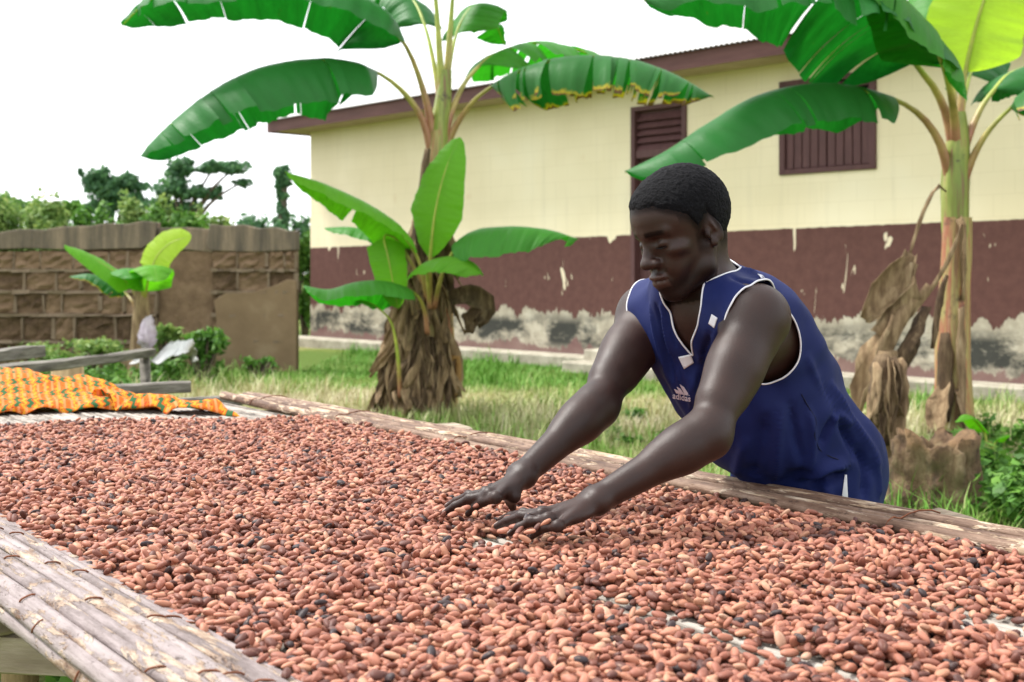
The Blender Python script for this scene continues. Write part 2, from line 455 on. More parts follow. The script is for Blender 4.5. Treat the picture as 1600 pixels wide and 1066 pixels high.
x0, x1, z0, z1 = openings[1]
door = box_part('door', x0 + .06, x1 - .06, 0.07, 0.11, z0, z1 - .06, BROWN, house, 0.003)
for a in ((x0 - .01, x0 + .06, z0, z1), (x1 - .06, x1 + .01, z0, z1), (x0 + .06, x1 - .06, z1 - .06, z1)):
    box_part('frame', a[0], a[1], -0.03, 0.12, a[2], a[3], BROWN, door)
box_part('rail', x0 + .062, x1 - .062, -0.01, 0.069, z1 - 0.66, z1 - 0.56, BROWN, door)
for k in range(5):
    m_ = MB(); zc = z1 - 0.51 + 0.092 * k
    m_.add([(x0 + .062, 0.0, zc - .05), (x1 - .062, 0.0, zc - .05), (x1 - .062, 0.06, zc + .045), (x0 + .062, 0.06, zc + .045),
            (x0 + .062, 0.012, zc - .05), (x1 - .062, 0.012, zc - .05), (x1 - .062, 0.069, zc + .045), (x0 + .062, 0.069, zc + .045)],
           [(0, 1, 2, 3), (7, 6, 5, 4), (0, 4, 5, 1), (3, 2, 6, 7), (0, 3, 7, 4), (1, 5, 6, 2)])
    m_.build('slat', BROWN, door)
# plinth ledge and steps to the door
box_part('plinth', -0.25, 7.24, -0.42, -0.003, -0.1, 0.15, CONC, house, 0.02)
box_part('plinth', 8.81, HL, -0.42, -0.003, -0.1, 0.15, CONC, house, 0.02)
for k, (dy, z) in enumerate(((1.05, 0.14), (0.72, 0.28), (0.42, 0.42))):
    box_part('step', 7.25 + 0.06 * k, 8.8 - 0.06 * k, -dy, -0.003 - 0.001 * k, -0.1, z, CONC, house, 0.02)

# ================================================================== MUD BLOCK WALL
WY = 16.1; WS = WY / FPX
def wx(px): return (px - 800) * WS
def wz(py): return max(-0.05, CAMZ + (HOR - py) * WS)
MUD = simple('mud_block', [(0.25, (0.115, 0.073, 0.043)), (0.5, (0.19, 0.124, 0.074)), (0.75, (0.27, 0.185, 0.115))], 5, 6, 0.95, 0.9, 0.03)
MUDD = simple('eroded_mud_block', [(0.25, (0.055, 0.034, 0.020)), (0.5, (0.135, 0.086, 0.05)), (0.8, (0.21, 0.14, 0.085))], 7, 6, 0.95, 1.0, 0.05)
MORT = simple('mud_mortar', [(0.25, (0.15, 0.105, 0.068)), (0.6, (0.22, 0.165, 0.115)), (0.8, (0.28, 0.215, 0.15))], 6, 5, 0.95, 0.6, 0.02)
t = NT('weathered_plaster_cap'); v = t.coord('Object'); nz = t.noise(t.coord('Object', (3, 3, 0.35)), 2.2, 6, 0.7)
t.color(t.ramp(nz, [(0.3, (0.06, 0.052, 0.042)), (0.5, (0.15, 0.12, 0.085)), (0.64, (0.25, 0.19, 0.13)), (0.8, (0.35, 0.28, 0.2))])); t.set(Roughness=0.95); t.bump(t.noise(v, 14, 6, 0.7), 0.6, 0.02)
CAPM = t.m
mudwall = thing('mud_block_wall', 'crumbling brown mud block wall with missing plaster and stained top', 'wall', (wx(231), WY, 0))
def prism(name, poly, y0, y1, mat, parent):
    """polygon in the wall plane (pixel corners on the wall's own plane) extruded in depth"""
    ox = wx(231); n = len(poly); V = [(wx(a) - ox, y0, wz(b)) for a, b in poly] + [(wx(a) - ox, y1, wz(b)) for a, b in poly]
    F = [tuple(range(n - 1, -1, -1)), tuple(range(n, 2 * n))] + [(i, (i + 1) % n, n + (i + 1) % n, n + i) for i in range(n)]
    me = mesh_np(name, V, F, False)
    bm = bmesh.new(); bm.from_mesh(me); bmesh.ops.recalc_face_normals(bm, faces=bm.faces); bm.to_mesh(me); bm.free()
    o = obj(name, me, mat, parent); bevel(o, 0.012, 2); return o
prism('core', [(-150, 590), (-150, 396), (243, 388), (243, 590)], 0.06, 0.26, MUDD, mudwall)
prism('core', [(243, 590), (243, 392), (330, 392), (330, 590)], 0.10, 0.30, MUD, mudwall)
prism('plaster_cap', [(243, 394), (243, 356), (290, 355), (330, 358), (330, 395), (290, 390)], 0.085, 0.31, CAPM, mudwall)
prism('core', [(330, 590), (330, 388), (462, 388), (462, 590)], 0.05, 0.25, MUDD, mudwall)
prism('plaster_cap', [(-150, 395), (-150, 372), (-90, 371), (-60, 366), (0, 363), (30, 358), (70, 359), (95, 354), (140, 353), (165, 349), (200, 350), (222, 345), (243, 347), (241, 374), (222, 388), (120, 391), (40, 388)], 0.0, 0.27, CAPM, mudwall)
prism('plaster_cap', [(328, 392), (322, 380), (328, 350), (352, 353), (380, 351), (405, 357), (430, 355), (450, 361), (463, 360), (463, 391), (400, 394)], 0.0, 0.26, CAPM, mudwall)
prism('plaster_patch', [(336, 590), (338, 500), (334, 470), (352, 458), (395, 456), (430, 446), (450, 436), (463, 438), (463, 590)], -0.012, 0.05, simple('mud_plaster', [(0.25, (0.17, 0.115, 0.066)), (0.55, (0.225, 0.155, 0.092)), (0.8, (0.31, 0.235, 0.15))], 2.2, 6, 0.95, 0.4, 0.01), mudwall)
rows = [(393, 420), (425, 454), (459, 490), (495, 532), (537, 588)]
rr = random.Random(5)
mort = MB()
ox = wx(231)
def block(x0, x1, y0, y1, depth, mat):
    n = 5
    V, F = [], []
    cx, cz = (wx(x0) + wx(x1)) / 2 - ox, (wz(y0) + wz(y1)) / 2
    w, h = wx(x1) - wx(x0), wz(y0) - wz(y1)
    for i in range(n):
        for j in range(n):
            e = 0 if i in (0, n - 1) or j in (0, n - 1) else 1
            V.append((-w / 2 + w * i / (n - 1) + rr.uniform(-.012, .012), depth + (rr.uniform(-0.028, 0.04) if e else 0.010 + rr.uniform(-.006, .02)), -h / 2 + h * j / (n - 1) + rr.uniform(-.014, .014)))
    for i in range(n - 1):
        for j in range(n - 1):
            F.append((i * n + j, (i + 1) * n + j, (i + 1) * n + j + 1, i * n + j + 1))
    b = len(V)                                                      # sides back into the core
    ring = [i * n for i in range(n)] + [(n - 1) * n + j for j in range(1, n)] + [i * n + n - 1 for i in range(n - 2, -1, -1)] + [j for j in range(n - 2, 0, -1)]
    for q in ring: V.append((V[q][0], 0.065, V[q][2]))
    m = len(ring)
    for k in range(m): F.append((ring[k], b + k, b + (k + 1) % m, ring[(k + 1) % m]))
    obj('block', mesh_np('block', V, F, False), mat, mudwall, loc=(cx, 0, cz))
for ri, (a, b) in enumerate(rows):
    for seg in ((-150, 243), (330, 462)):
        x = seg[0] + (0 if ri % 2 else -20)
        while x < seg[1] - 6:
            w = rr.uniform(26, 66)
            e = min(x + w, seg[1])
            if seg[1] - e < 14: e = seg[1]
            if e - max(x, seg[0]) > 8 and not (seg[0] == 330 and b > 470 and x > 334):
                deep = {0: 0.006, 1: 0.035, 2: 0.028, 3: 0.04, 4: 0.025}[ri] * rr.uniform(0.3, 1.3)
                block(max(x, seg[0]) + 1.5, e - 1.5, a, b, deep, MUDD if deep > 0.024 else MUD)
                mx = wx(e) - ox
                mort.box((mx, 0.035, (wz(a) + wz(b)) / 2), (0.03 * rr.uniform(.5, 1.4), 0.06, (wz(a) - wz(b) + .01) * rr.uniform(.7, 1)), jit=0.012)
            x = e
        if ri < 4:
            n = 14
            for k in range(n):
                xa, xb = seg[0] + (seg[1] - seg[0]) * k / n, seg[0] + (seg[1] - seg[0]) * (k + 1) / n
                mort.box((wx((xa + xb) / 2) - ox, 0.028 + rr.uniform(-.004, .004), wz(b + 2.5)), (wx(xb) - wx(xa) + .004, 0.07, 0.036 + rr.uniform(-.014, .012)), jit=0.009)
mort.build('mortar', MORT, mudwall)

# ================================================================== FAR TREES AND SHRUBS
def leafmat(name, dark, mid, light, trans=0.35):
    t = NT(name)
    a = t.n('ShaderNodeAttribute', _attribute_name='leaf_tone')
    c = t.ramp(a.outputs['Fac'], [(0.0, dark), (0.5, mid), (1.0, light)])
    t.color(c); t.set(Roughness=0.55, Specular__IOR__Level=0.3)
    tr = t.n('ShaderNodeBsdfTranslucent'); t.l(c, tr.inputs['Color'])
    mx = t.n('ShaderNodeMixShader'); mx.inputs[0].default_value = trans
    t.l(t.b.outputs[0], mx.inputs[1]); t.l(tr.outputs[0], mx.inputs[2]); t.l(mx.outputs[0], t.out.inputs['Surface'])
    return t.m
LEAF_D = leafmat('dark_foliage', (0.035, 0.10, 0.045), (0.07, 0.18, 0.075), (0.13, 0.28, 0.10))  # lightened leaf tones: distance haze put into the colour
LEAF_M = leafmat('mid_foliage', (0.04, 0.11, 0.015), (0.08, 0.21, 0.03), (0.17, 0.34, 0.05))
LEAF_L = leafmat('pale_reed_foliage', (0.07, 0.15, 0.03), (0.16, 0.28, 0.06), (0.33, 0.42, 0.12))
BARK = simple('grey_brown_bark', [(0.3, (0.05, 0.038, 0.026)), (0.7, (0.14, 0.11, 0.08))], 4, stretch=(2, 2, 0.4), bump=0.8, bdist=0.03)

def leafcloud(clumps, n, size, seed, aspect=0.5, up=0.3, shell=0.25):
    """clumps: list of (centre, radii); returns verts, tris, rnd"""
    r = np.random.default_rng(seed)
    vol = np.array([c[1][0] * c[1][1] * c[1][2] for c in clumps]) ** 0.75
    k = r.choice(len(clumps), n, p=vol / vol.sum())
    C = np.array([c[0] for c in clumps])[k]; R = np.array([c[1] for c in clumps])[k]
    d = r.normal(size=(n, 3)); d /= np.linalg.norm(d, axis=1)[:, None]
    rad = (shell + (1 - shell) * r.random(n)) * (0.85 + 0.6 * vnoise(C + d * R, 1.5 / R.mean(), seed))
    p = C + d * R * rad[:, None]
    nrm = d * 0.7 + r.normal(0, 0.6, (n, 3)); nrm[:, 2] += up; nrm /= np.linalg.norm(nrm, axis=1)[:, None]
    a = np.cross(nrm, r.normal(size=(n, 3))); a /= np.linalg.norm(a, axis=1)[:, None]; b = np.cross(nrm, a)
    s = size * r.uniform(0.5, 1.4, n)[:, None]
    V = np.stack([p - a * s, p + b * s * aspect - nrm * s * .15, p + a * s, p - b * s * aspect - nrm * s * .15], 1).reshape(-1, 3)
    i = np.arange(n)[:, None] * 4
    F = np.concatenate([i + [0, 1, 2], i + [0, 2, 3]], 0)
    return V, F, np.repeat(np.clip(r.random(n) * 0.75 + 0.25 * (d[:, 2] * 0.5 + 0.5), 0, 1), 4)  # random tone, raised a little towards the top of each clump

def foliage(name, clumps, n, size, seed, mat, parent, **kw):
    V, F, leaf_tone = leafcloud(clumps, n, size, seed, **kw)
    me = mesh_np(name, V, F, False)
    at = me.attributes.new('leaf_tone', 'FLOAT', 'POINT'); at.data.foreach_set('value', leaf_tone.astype(np.float32))
    return obj(name, me, mat, parent)

def tree(label, px, Y, clumps_px, n, size, seed, mat, trunk_r=0.12, name='tree', lean=0, group='trees beyond the wall'):
    """clumps_px: (px, py, rx_px, ry_px) on a plane at depth Y; base on the ground under px"""
    bx = (px - 800) / FPX * Y
    t_ = thing(name, label, 'tree', (bx, Y, 0), 0, group)
    sc = Y / FPX; r = random.Random(seed)
    cl = []
    for (a, b, rx, ry) in clumps_px:
        c = P(a, b, Y); cl.append(((c.x - bx, r.uniform(-1, 1) * rx * sc * 0.5, c.z), (rx * sc, rx * sc * 0.9, ry * sc)))
    big = list(cl)
    for (c, R_) in big:                                            # ragged outline: many small offset clumps
        for q in range(6): cl.append(((c[0] + r.uniform(-.85, .85) * R_[0], c[1] + r.uniform(-.8, .8) * R_[1], c[2] + r.uniform(-.75, .75) * R_[2]), tuple(x * r.uniform(.25, .5) for x in R_)))
    tr = MB()
    zt = min(c[0][2] for c in cl)
    fork = Vector((lean, 0, zt * 0.72))
    tr.tube(crom([(0, 0, -0.1), (lean * 0.3, 0, zt * 0.35), fork], 8), [trunk_r * (1.15 - 0.06 * k) for k in range(8)], 9)
    for c in big:
        e = Vector(c[0]); m_ = fork.lerp(e, 0.5) + Vector((0, 0, 0.12 * (e - fork).length))
        tr.tube(crom([fork, m_, e], 7), [trunk_r * (0.6 - 0.07 * k) for k in range(7)], 6)
    tr.build('trunk', BARK, t_, True)
    foliage('crown', cl, n, size, seed, mat, t_)
    return t_

tree('dark round-headed tree with dense crown far beyond the mud wall', 178, 46, [(150, 280, 22, 20), (175, 300, 38, 24), (205, 285, 24, 16), (160, 325, 30, 16), (205, 315, 30, 18)], 9000, 0.11, 3, LEAF_D)
tree('tall open spreading tree with flat layered branches beyond the mud wall', 285, 44, [(280, 262, 24, 18), (272, 295, 30, 18), (335, 262, 32, 11), (368, 264, 26, 12), (310, 300, 24, 12), (380, 285, 14, 8), (335, 300, 12, 12), (285, 325, 34, 14), (245, 322, 22, 16)], 9000, 0.10, 4, LEAF_D, 0.16)
tree('feathery mid green tree low on the skyline at the frame edge', 20, 40, [(10, 318, 26, 18), (45, 330, 30, 14), (90, 330, 34, 12), (-40, 315, 34, 22)], 3800, 0.14, 6, LEAF_M)

# vine-covered dead trunk
v_ = thing('vine_covered_trunk', 'dead leaning trunk smothered in climbing vine beside the house', 'tree', (P(442, 425, 30).x, 30, 0))
tk = MB(); zt = P(442, 274, 30).z
tk.tube([(0, 0, -.1), (-.05, 0, zt * .5), (0.02, 0, zt * .92), (0.22, 0, zt)], [0.13, 0.11, 0.09, 0.04], 8); tk.build('trunk', BARK, v_, True)
foliage('vine', [((-.03, 0, zt * k / 9), (0.17 + .05 * math.sin(k * 2.3), .17, .32)) for k in range(2, 10)] + [((0.02, 0, zt - .12), (.2, .2, .2))], 2600, 0.09, 8, LEAF_D, v_, shell=0.4)

def shrub(label, px, Y, w_px, top_py, n, size, seed, mat, group='shrubs behind the mud wall', base_z=0.0):
    bx = (px - 800) / FPX * Y; sc = Y / FPX
    t_ = thing('shrub', label, 'shrub', (bx, Y, base_z), 0, group); r = random.Random(seed)
    H = P(px, top_py, Y).z - base_z; w = w_px * sc
    cl = [((r.uniform(-.8, .8) * w, r.uniform(-.4, .4) * w, H * (r.uniform(.2, .9) if k % 3 else r.uniform(.65, .88))), (w * r.uniform(.2, .5), w * .4, H * r.uniform(.10, .22))) for k in range(20)]
    st = MB()
    for c in cl:
        st.tube(crom([(c[0][0] * .15, c[0][1] * .15, 0), (c[0][0] * .6, c[0][1] * .6, c[0][2] * .5), c[0]], 5), [.03, .025, .02, .015, .008], 5)
    st.build('stem', BARK, t_, True)
    foliage('foliage', cl, n, size, seed, mat, t_, shell=0.3)
    return t_
for k, (px, Y, w, top, mat, lab) in enumerate([
    (-40, 20, 62, 300, LEAF_L, 'pale reedy shrub behind the mud wall at its outer end'),
    (30, 21, 60, 302, LEAF_L, 'pale grassy shrub above the lowest stretch of the mud wall'),
    (95, 22, 56, 312, LEAF_L, 'light green reedy shrub behind the mud wall, left of the round dark tree'),
    (150, 20, 56, 316, LEAF_M, 'mid green shrub under the round dark tree, behind the wall'),
    (215, 21, 56, 314, LEAF_L, 'yellowish shrub behind the wall below the spreading tree'),
    (275, 20, 54, 318, LEAF_M, 'bright green shrub over the gap in the mud wall'),
    (322, 23, 40, 328, LEAF_L, 'pale shrub behind the notch beside the right-hand pier of the mud wall'),
    (385, 26, 46, 332, LEAF_D, 'dark shrub behind the right-hand pier of the mud wall'),
    (452, 27, 40, 326, LEAF_D, 'dark leafy shrub at the foot of the vine-covered trunk'),
    (476, 24, 18, 366, LEAF_M, 'narrow shrub in the gap between mud wall and house')]):
    shrub(lab, px, Y, w, top, 5200, 0.062, 30 + k, mat)

# plants at the foot of the mud wall
shrub('leafy green bush growing against the right pier of the mud wall', 318, 14.6, 36, 510, 700, 0.06, 51, LEAF_M, 'bushes at the foot of the mud wall')
shrub('low scrubby bush under the left part of the mud wall', 110, 15.0, 90, 528, 1300, 0.04, 52, LEAF_L, 'bushes at the foot of the mud wall')
shrub('thin yellow-green bush behind the white plastic sheet', 268, 15.2, 30, 500, 600, 0.045, 53, LEAF_L, 'bushes at the foot of the mud wall')
shrub('sparse low weeds at the right end of the mud wall', 405, 15.4, 30, 556, 260, 0.035, 54, LEAF_M, 'bushes at the foot of the mud wall')

# broad-leaved ground cover: right of the stump, under the table, foot of the wall
cl = []
rw = random.Random(9)
def patch(x0, x1, y0, y1, h, n):
    for k in range(n):
        x, y = rw.uniform(x0, x1), rw.uniform(y0, y1); hh = h * rw.uniform(.4, 1)
        cl.append(((x, y, hh * .5), (rw.uniform(.06, .16), rw.uniform(.06, .16), hh * .5)))
patch(2.35, 3.6, 5.4, 7.0, .42, 60); patch(2.6, 4.2, 7.0, 9.2, .30, 60)
patch(-.1, 1.6, 5.0, 6.5, .10, 14); patch(-5.5, -3.6, 12.5, 15.2, .38, 60); patch(-1.6, -.5, 2.4, 3.9, .10, 26)
patch(0.2, 1.2, 9, 12, .12, 16)
V, F, leaf_tone = leafcloud(cl, 15000, 0.034, 77, aspect=0.6, up=1.0, shell=0.2)
V[:, 2] = np.maximum(V[:, 2], 0.005)
me = mesh_np('ground_cover', V, F, False)
at = me.attributes.new('leaf_tone', 'FLOAT', 'POINT'); at.data.foreach_set('value', leaf_tone.astype(np.float32))
obj('ground_cover', me, LEAF_M, label='low broad-leaved weeds spreading over the ground', cat='weeds', kind='stuff')

# ================================================================== BANANA PLANTS
def banana_leaf_mat(name, top, under, brown=0.0, trans=0.35, gloss=0.38):
    """UV.x runs along the leaf, UV.y from midrib (0) to margin (1)"""
    t = NT(name)
    uv = t.n('ShaderNodeUVMap'); u, v, _ = t.sep(uv.outputs[0])
    oc = t.coord('Object')
    cm = t.n('ShaderNodeCombineXYZ'); t.l(t.math('ADD', t.math('MULTIPLY', u, 1.0), t.math('MULTIPLY', v, 0.05)), cm.inputs[0]); t.l(t.math('MULTIPLY', v, 0.05), cm.inputs[1])
    vein = t.noise(cm.outputs[0], 150, 2, 0.6); vein2 = t.noise(cm.outputs[0], 38, 3, 0.6)
    big = t.noise(oc, 2.6, 4, 0.55)
    f = t.math('ADD', t.math('MULTIPLY', vein2, 0.55), t.math('MULTIPLY', big, 0.45))
    lo = tuple(x * 0.62 for x in top); hi = tuple(min(1, x * 1.25) for x in top)
    c = t.ramp(f, [(0.3, lo), (0.5, top), (0.72, hi)])
    c = t.mix(t.ramp(vein, [(0.45, 0.0), (0.72, 0.30)]), c, tuple(min(1, x * 1.5) for x in top))
    c = t.mix(t.ramp(t.noise(oc, 16, 3, .6), [(.70, 0.0), (.76, .4)]), c, (0.08, 0.10, 0.02))
    c = t.mix(t.ramp(v, [(0.0, 0.7), (0.05, 0.0)]), c, (0.35, 0.45, 0.12))
    geo = t.n('ShaderNodeNewGeometry')
    c = t.mix(geo.outputs['Backfacing'], c, t.mix(0.6, c, under))
    if brown > 0:
        e = t.math('ADD', v, t.math('MULTIPLY', t.math('SUBTRACT', t.noise(oc, 9, 4, 0.7), 0.5), 0.5 * brown + 0.12))
        tipf = t.math('MULTIPLY', t.math('POWER', u, 3.0), 0.16 * brown)
        e = t.math('ADD', e, tipf)
        c = t.mix(t.ramp(e, [(1.0 - 0.16 * brown, 0.0), (1.03 - 0.1 * brown, 1.0)]), c, (0.55, 0.42, 0.03))
        c = t.mix(t.ramp(e, [(1.04 - 0.13 * brown, 0.0), (1.06 - 0.1 * brown, 1.0)]), c, (0.13, 0.07, 0.03))
    t.color(c); t.set(Roughness=gloss + .08, Specular__IOR__Level=0.2)
    t.bump(t.math('ADD', vein, t.math('MULTIPLY', vein2, 1.5)), 0.35, 0.006)
    tr = t.n('ShaderNodeBsdfTranslucent'); t.l(t.mix(1.0, c, (1.35, 1.5, 0.5), 'MULTIPLY'), tr.inputs['Color'])
    mx = t.n('ShaderNodeMixShader'); mx.inputs[0].default_value = trans
    t.l(t.b.outputs[0], mx.inputs[1]); t.l(tr.outputs[0], mx.inputs[2]); t.l(mx.outputs[0], t.out.inputs['Surface'])
    return t.m
BL_DARK = banana_leaf_mat('banana_leaf_dark', (0.006, 0.125, 0.022), (0.035, 0.16, 0.035), 0.0, 0.34)
BL_TORN = banana_leaf_mat('banana_leaf_frayed', (0.010, 0.14, 0.028), (0.05, 0.17, 0.04), 0.6, 0.34)
BL_MID = banana_leaf_mat('banana_leaf_mid', (0.022, 0.225, 0.016), (0.085, 0.25, 0.045), 0.0, 0.42)
BL_YOUNG = banana_leaf_mat('banana_leaf_young', (0.09, 0.33, 0.014), (0.14, 0.35, 0.035), 0.0, 0.48)
BL_YELLOW = banana_leaf_mat('banana_leaf_newest', (0.33, 0.52, 0.04), (0.4, 0.55, 0.08), 0.0, 0.5)

def petiole_mat():
    t = NT('banana_petiole'); oc = t.coord('Object')
    a = t.n('ShaderNodeAttribute', _attribute_name='along')
    nz = t.noise(oc, 7, 4, 0.6)
    g = t.ramp(nz, [(0.3, (0.20, 0.29, 0.03)), (0.7, (0.42, 0.46, 0.07))])
    r = t.ramp(nz, [(0.3, (0.26, 0.07, 0.06)), (0.7, (0.42, 0.19, 0.13))])
    f = t.math('ADD', a.outputs['Fac'], t.math('MULTIPLY', t.math('SUBTRACT', t.noise(oc, 3, 3, 0.5), 0.5), 0.5))
    t.color(t.mix(t.ramp(f, [(0.05, 0.9), (0.34, 0.0)]), g, r)); t.set(Roughness=0.45)
    t.bump(t.noise(t.coord('Object', (6, 6, 1)), 12, 4, 0.6), 0.2, 0.005)
    return t.m
PETIOLE = petiole_mat()
t = NT('banana_pseudostem'); oc = t.coord('Object'); st = t.coord('Object', (9, 9, 0.7))
n1 = t.noise(st, 2.2, 5, 0.6, 0.4); n2 = t.noise(oc, 5, 5, 0.65)
c = t.ramp(n1, [(0.25, (0.09, 0.045, 0.02)), (0.4, (0.30, 0.17, 0.08)), (0.5, (0.38, 0.33, 0.12)), (0.6, (0.36, 0.12, 0.07)), (0.72, (0.42, 0.30, 0.17)), (0.85, (0.5, 0.42, 0.3))])
c = t.mix(t.ramp(n2, [(0.58, 0.0), (0.68, 0.8)]), c, (0.05, 0.03, 0.025))
t.color(c); t.set(Roughness=0.6); t.bump(n1, 0.5, 0.015); STEM = t.m
t = NT('banana_upper_stem'); oc = t.coord('Object'); st = t.coord('Object', (9, 9, 0.8))
n1 = t.noise(st, 2.0, 4, 0.6, 0.3); n2 = t.noise(oc, 6, 5, 0.65)
c = t.ramp(n1, [(0.3, (0.20, 0.07, 0.055)), (0.45, (0.18, 0.24, 0.04)), (0.6, (0.30, 0.32, 0.08)), (0.75, (0.30, 0.10, 0.09))])
c = t.mix(t.ramp(n2, [(0.60, 0.0), (0.66, 0.85)]), c, (0.05, 0.03, 0.025))
t.color(c); t.set(Roughness=0.5); t.bump(n1, 0.4, 0.01); STEM_UP = t.m
DEAD = simple('dead_banana_leaf', [(0.25, (0.075, 0.045, 0.025)), (0.45, (0.22, 0.145, 0.08)), (0.65, (0.36, 0.26, 0.15)), (0.85, (0.5, 0.41, 0.28))], 6, 6, 0.85, 0.7, 0.02, (4, 4, 0.8))
DEAD_D = simple('dead_banana_sheath', [(0.25, (0.035, 0.022, 0.014)), (0.5, (0.11, 0.07, 0.04)), (0.7, (0.22, 0.155, 0.09)), (0.9, (0.36, 0.28, 0.18))], 6, 6, 0.9, 0.8, 0.02, (4, 4, 0.8))

def petiole_mesh(pts, r0, r1, bladefrac):
    n = 30; c = crom(pts, n)
    rad = []
    for k in range(n):
        f = k / (n - 1)
        rad.append(r0 + (r1 - r0) * min(1, f / max(bladefrac, .01)) if f < bladefrac else r1 * (1 - 0.85 * (f - bladefrac) / (1 - bladefrac + 1e-6)))
    mb = MB(); mb.tube(c, rad, 9, True, 0.85)
    me = mb.mesh('petiole', True)
    al = me.attributes.new('along', 'FLOAT', 'POINT')
    al.data.foreach_set('value', np.repeat(np.linspace(0, 1, n), 9).astype(np.float32))
    return me

def banana_leaf(plant, blade, width, mat, petiole=None, fold=(55, 55), a0=-12, tears=(0, 0), up=(0, 0, 1), seed=0, r0=0.035, r1=0.016, lenvar=.1, gapp=1.0,
                wave=0.03, droop=1.0, base=0.10, tip=3.0, gap=0.25, spread=9, name='leaf', label=None):
    """blade: 3D midrib points from leaf base to tip. fold: how far each half hangs (deg) at its margin. tears: number per half"""
    r = random.Random(seed)
    loc = plant.location
    blade = [Vector(p) - loc for p in blade]
    N = 72; c = crom(blade, N)
    upv = Vector(up).normalized()
    T = [(c[min(i + 1, N - 1)] - c[max(i - 1, 0)]).normalized() for i in range(N)]
    S = []; 
    for tt in T:
        s_ = tt.cross(upv); 
        S.append(s_.normalized() if s_.length > 0.15 else (S[-1] if S else Vector((1, 0, 0))))
    U = [s_.cross(tt).normalized() for s_, tt in zip(S, T)]
    def w(f): return width * min(1.0, (f / base + 0.02) ** 0.65) * max(0.0, 1 - f ** tip) ** 0.62
    V, F, UVs = [], [], []
    M = 9
    for hi, sg in enumerate((1, -1)):
        nt = tears[hi]
        cuts = sorted(r.uniform(0.05, 0.97) for _ in range(nt))
        edges = [0.0] + cuts + [1.0]
        ph1, ph2 = r.uniform(0, 6), r.uniform(0, 6)
        for a, b in zip(edges, edges[1:]):
            if b - a < 0.004: continue
            da = r.uniform(-spread, spread) if nt else 0
            ln = 1.0 + (r.uniform(-lenvar, lenvar * .5) if nt else 0)
            sh = r.uniform(-0.012, 0.015) * lenvar * 10 if nt else 0
            nn = max(2, int(round((b - a) * N)) + 1)
            g0 = (gap * r.random() if r.random() < gapp else 0.0) if nt else 0
            bidx = len(V)
            for i in range(nn):
                f0 = a + (b - a) * i / (nn - 1)
                for j in range(M):
                    v = j / (M - 1)
                    f = f0 + ((a + b) / 2 - f0) * g0 * v ** 1.5 + sh * v * v
                    f = min(max(f, 0.0), 1.0)
                    x = f * (N - 1); k = min(int(x), N - 2); q = x - k
                    cc = c[k].lerp(c[k + 1], q); ss = S[k].lerp(S[k + 1], q); uu = U[k].lerp(U[k + 1], q)
                    ww = w(f0) * ln
                    # integrate the hanging curve
                    px_ = pz_ = 0.0
                    steps = 6
                    for m_ in range(steps):
                        vv = v * (m_ + .5) / steps
                        ang = math.radians(a0 + (fold[hi] + da - a0) * vv ** 0.55 * droop)
                        px_ += math.cos(ang) * v / steps; pz_ -= math.sin(ang) * v / steps
                    rip = wave * v * (math.sin(f0 * 23 + ph1) + 0.6 * math.sin(f0 * 51 + ph2)) + 0.012 * v * math.sin(f0 * 110 + ph2)
                    pt = cc + ss * (sg * px_ * ww) + uu * (pz_ * ww) + (ss * (sg * 0.5) + uu * 0.6) * (rip * width)
                    V.append(pt); UVs.append((f0, v))
            for i in range(nn - 1):
                for j in range(M - 1):
                    q0 = bidx + i * M + j
                    quad = (q0, q0 + 1, q0 + M + 1, q0 + M)
                    F.append(quad if sg < 0 else quad[::-1])
    me = mesh_np(name, V, F)
    ul = me.uv_layers.new(name='UVMap')
    li = np.empty(len(me.loops), dtype=np.int32); me.loops.foreach_get('vertex_index', li)
    ul.data.foreach_set('uv', np.array(UVs, dtype=np.float32)[li].ravel())
    o = obj(name, me, mat, plant)
    if label: o['label'] = label
    pp = ([Vector(p) - loc for p in petiole] if petiole else []) 
    allp = pp + blade[1 if pp else 0:]
    if pp:
        lp = sum((q - p_).length for p_, q in zip(pp, pp[1:])); lb = sum((q - p_).length for p_, q in zip(blade, blade[1:]))
        bf = lp / (lp + lb)
    else: bf = 0.02
    dn = [p_ - Vector((0, 0, r1 * 0.6)) for p_ in allp]
    obj('petiole', petiole_mesh(dn, r0, r1, bf), PETIOLE, o)
    return o

def PL(Y, *pts):
    """points (px, py[, dY]) around depth Y"""
    return [P(p[0], p[1], Y + (p[2] if len(p) > 2 else 0)) for p in pts]

def strip(plant, pts, w, mat, name='dead_sheath', seed=0, curl=0.5, twist=0.5):
    """crumpled hanging strip of dead leaf with some thickness to its curl"""
    r = random.Random(seed); n = 9; c = crom([Vector(p) - plant.location for p in pts], n)
    V, F = [], []; m = 6; a = r.uniform(0, 6.28)
    for i in range(n):
        tt = (c[min(i + 1, n - 1)] - c[max(i - 1, 0)]).normalized()
        s_ = tt.cross(Vector((math.cos(a), math.sin(a), 0.2))).normalized(); u_ = s_.cross(tt)
        a += twist * r.uniform(-.6, .6)
        ww = w * (0.35 + 0.9 * math.sin(math.pi * (0.12 + 0.8 * i / (n - 1)))) * r.uniform(.75, 1.2)
        for j in range(m):
            v = j / (m - 1) * 2 - 1
            th = v * curl * 2.2
            V.append(c[i] + s_ * (math.sin(th) / max(curl * 2.2, .1) * ww) + u_ * ((1 - math.cos(th)) / max(curl * 2.2, .1) * ww) + Vector((r.uniform(-1, 1), r.uniform(-1, 1), r.uniform(-1, 1))) * w * .10)
    for i in range(n - 1):
        for j in range(m - 1):
            F.append((i * m + j, i * m + j + 1, (i + 1) * m + j + 1, (i + 1) * m + j))
    o = obj(name, mesh_np(name, V, F), mat, plant)
    sm = o.modifiers.new('thick', 'SOLIDIFY'); sm.thickness = 0.004
    return o

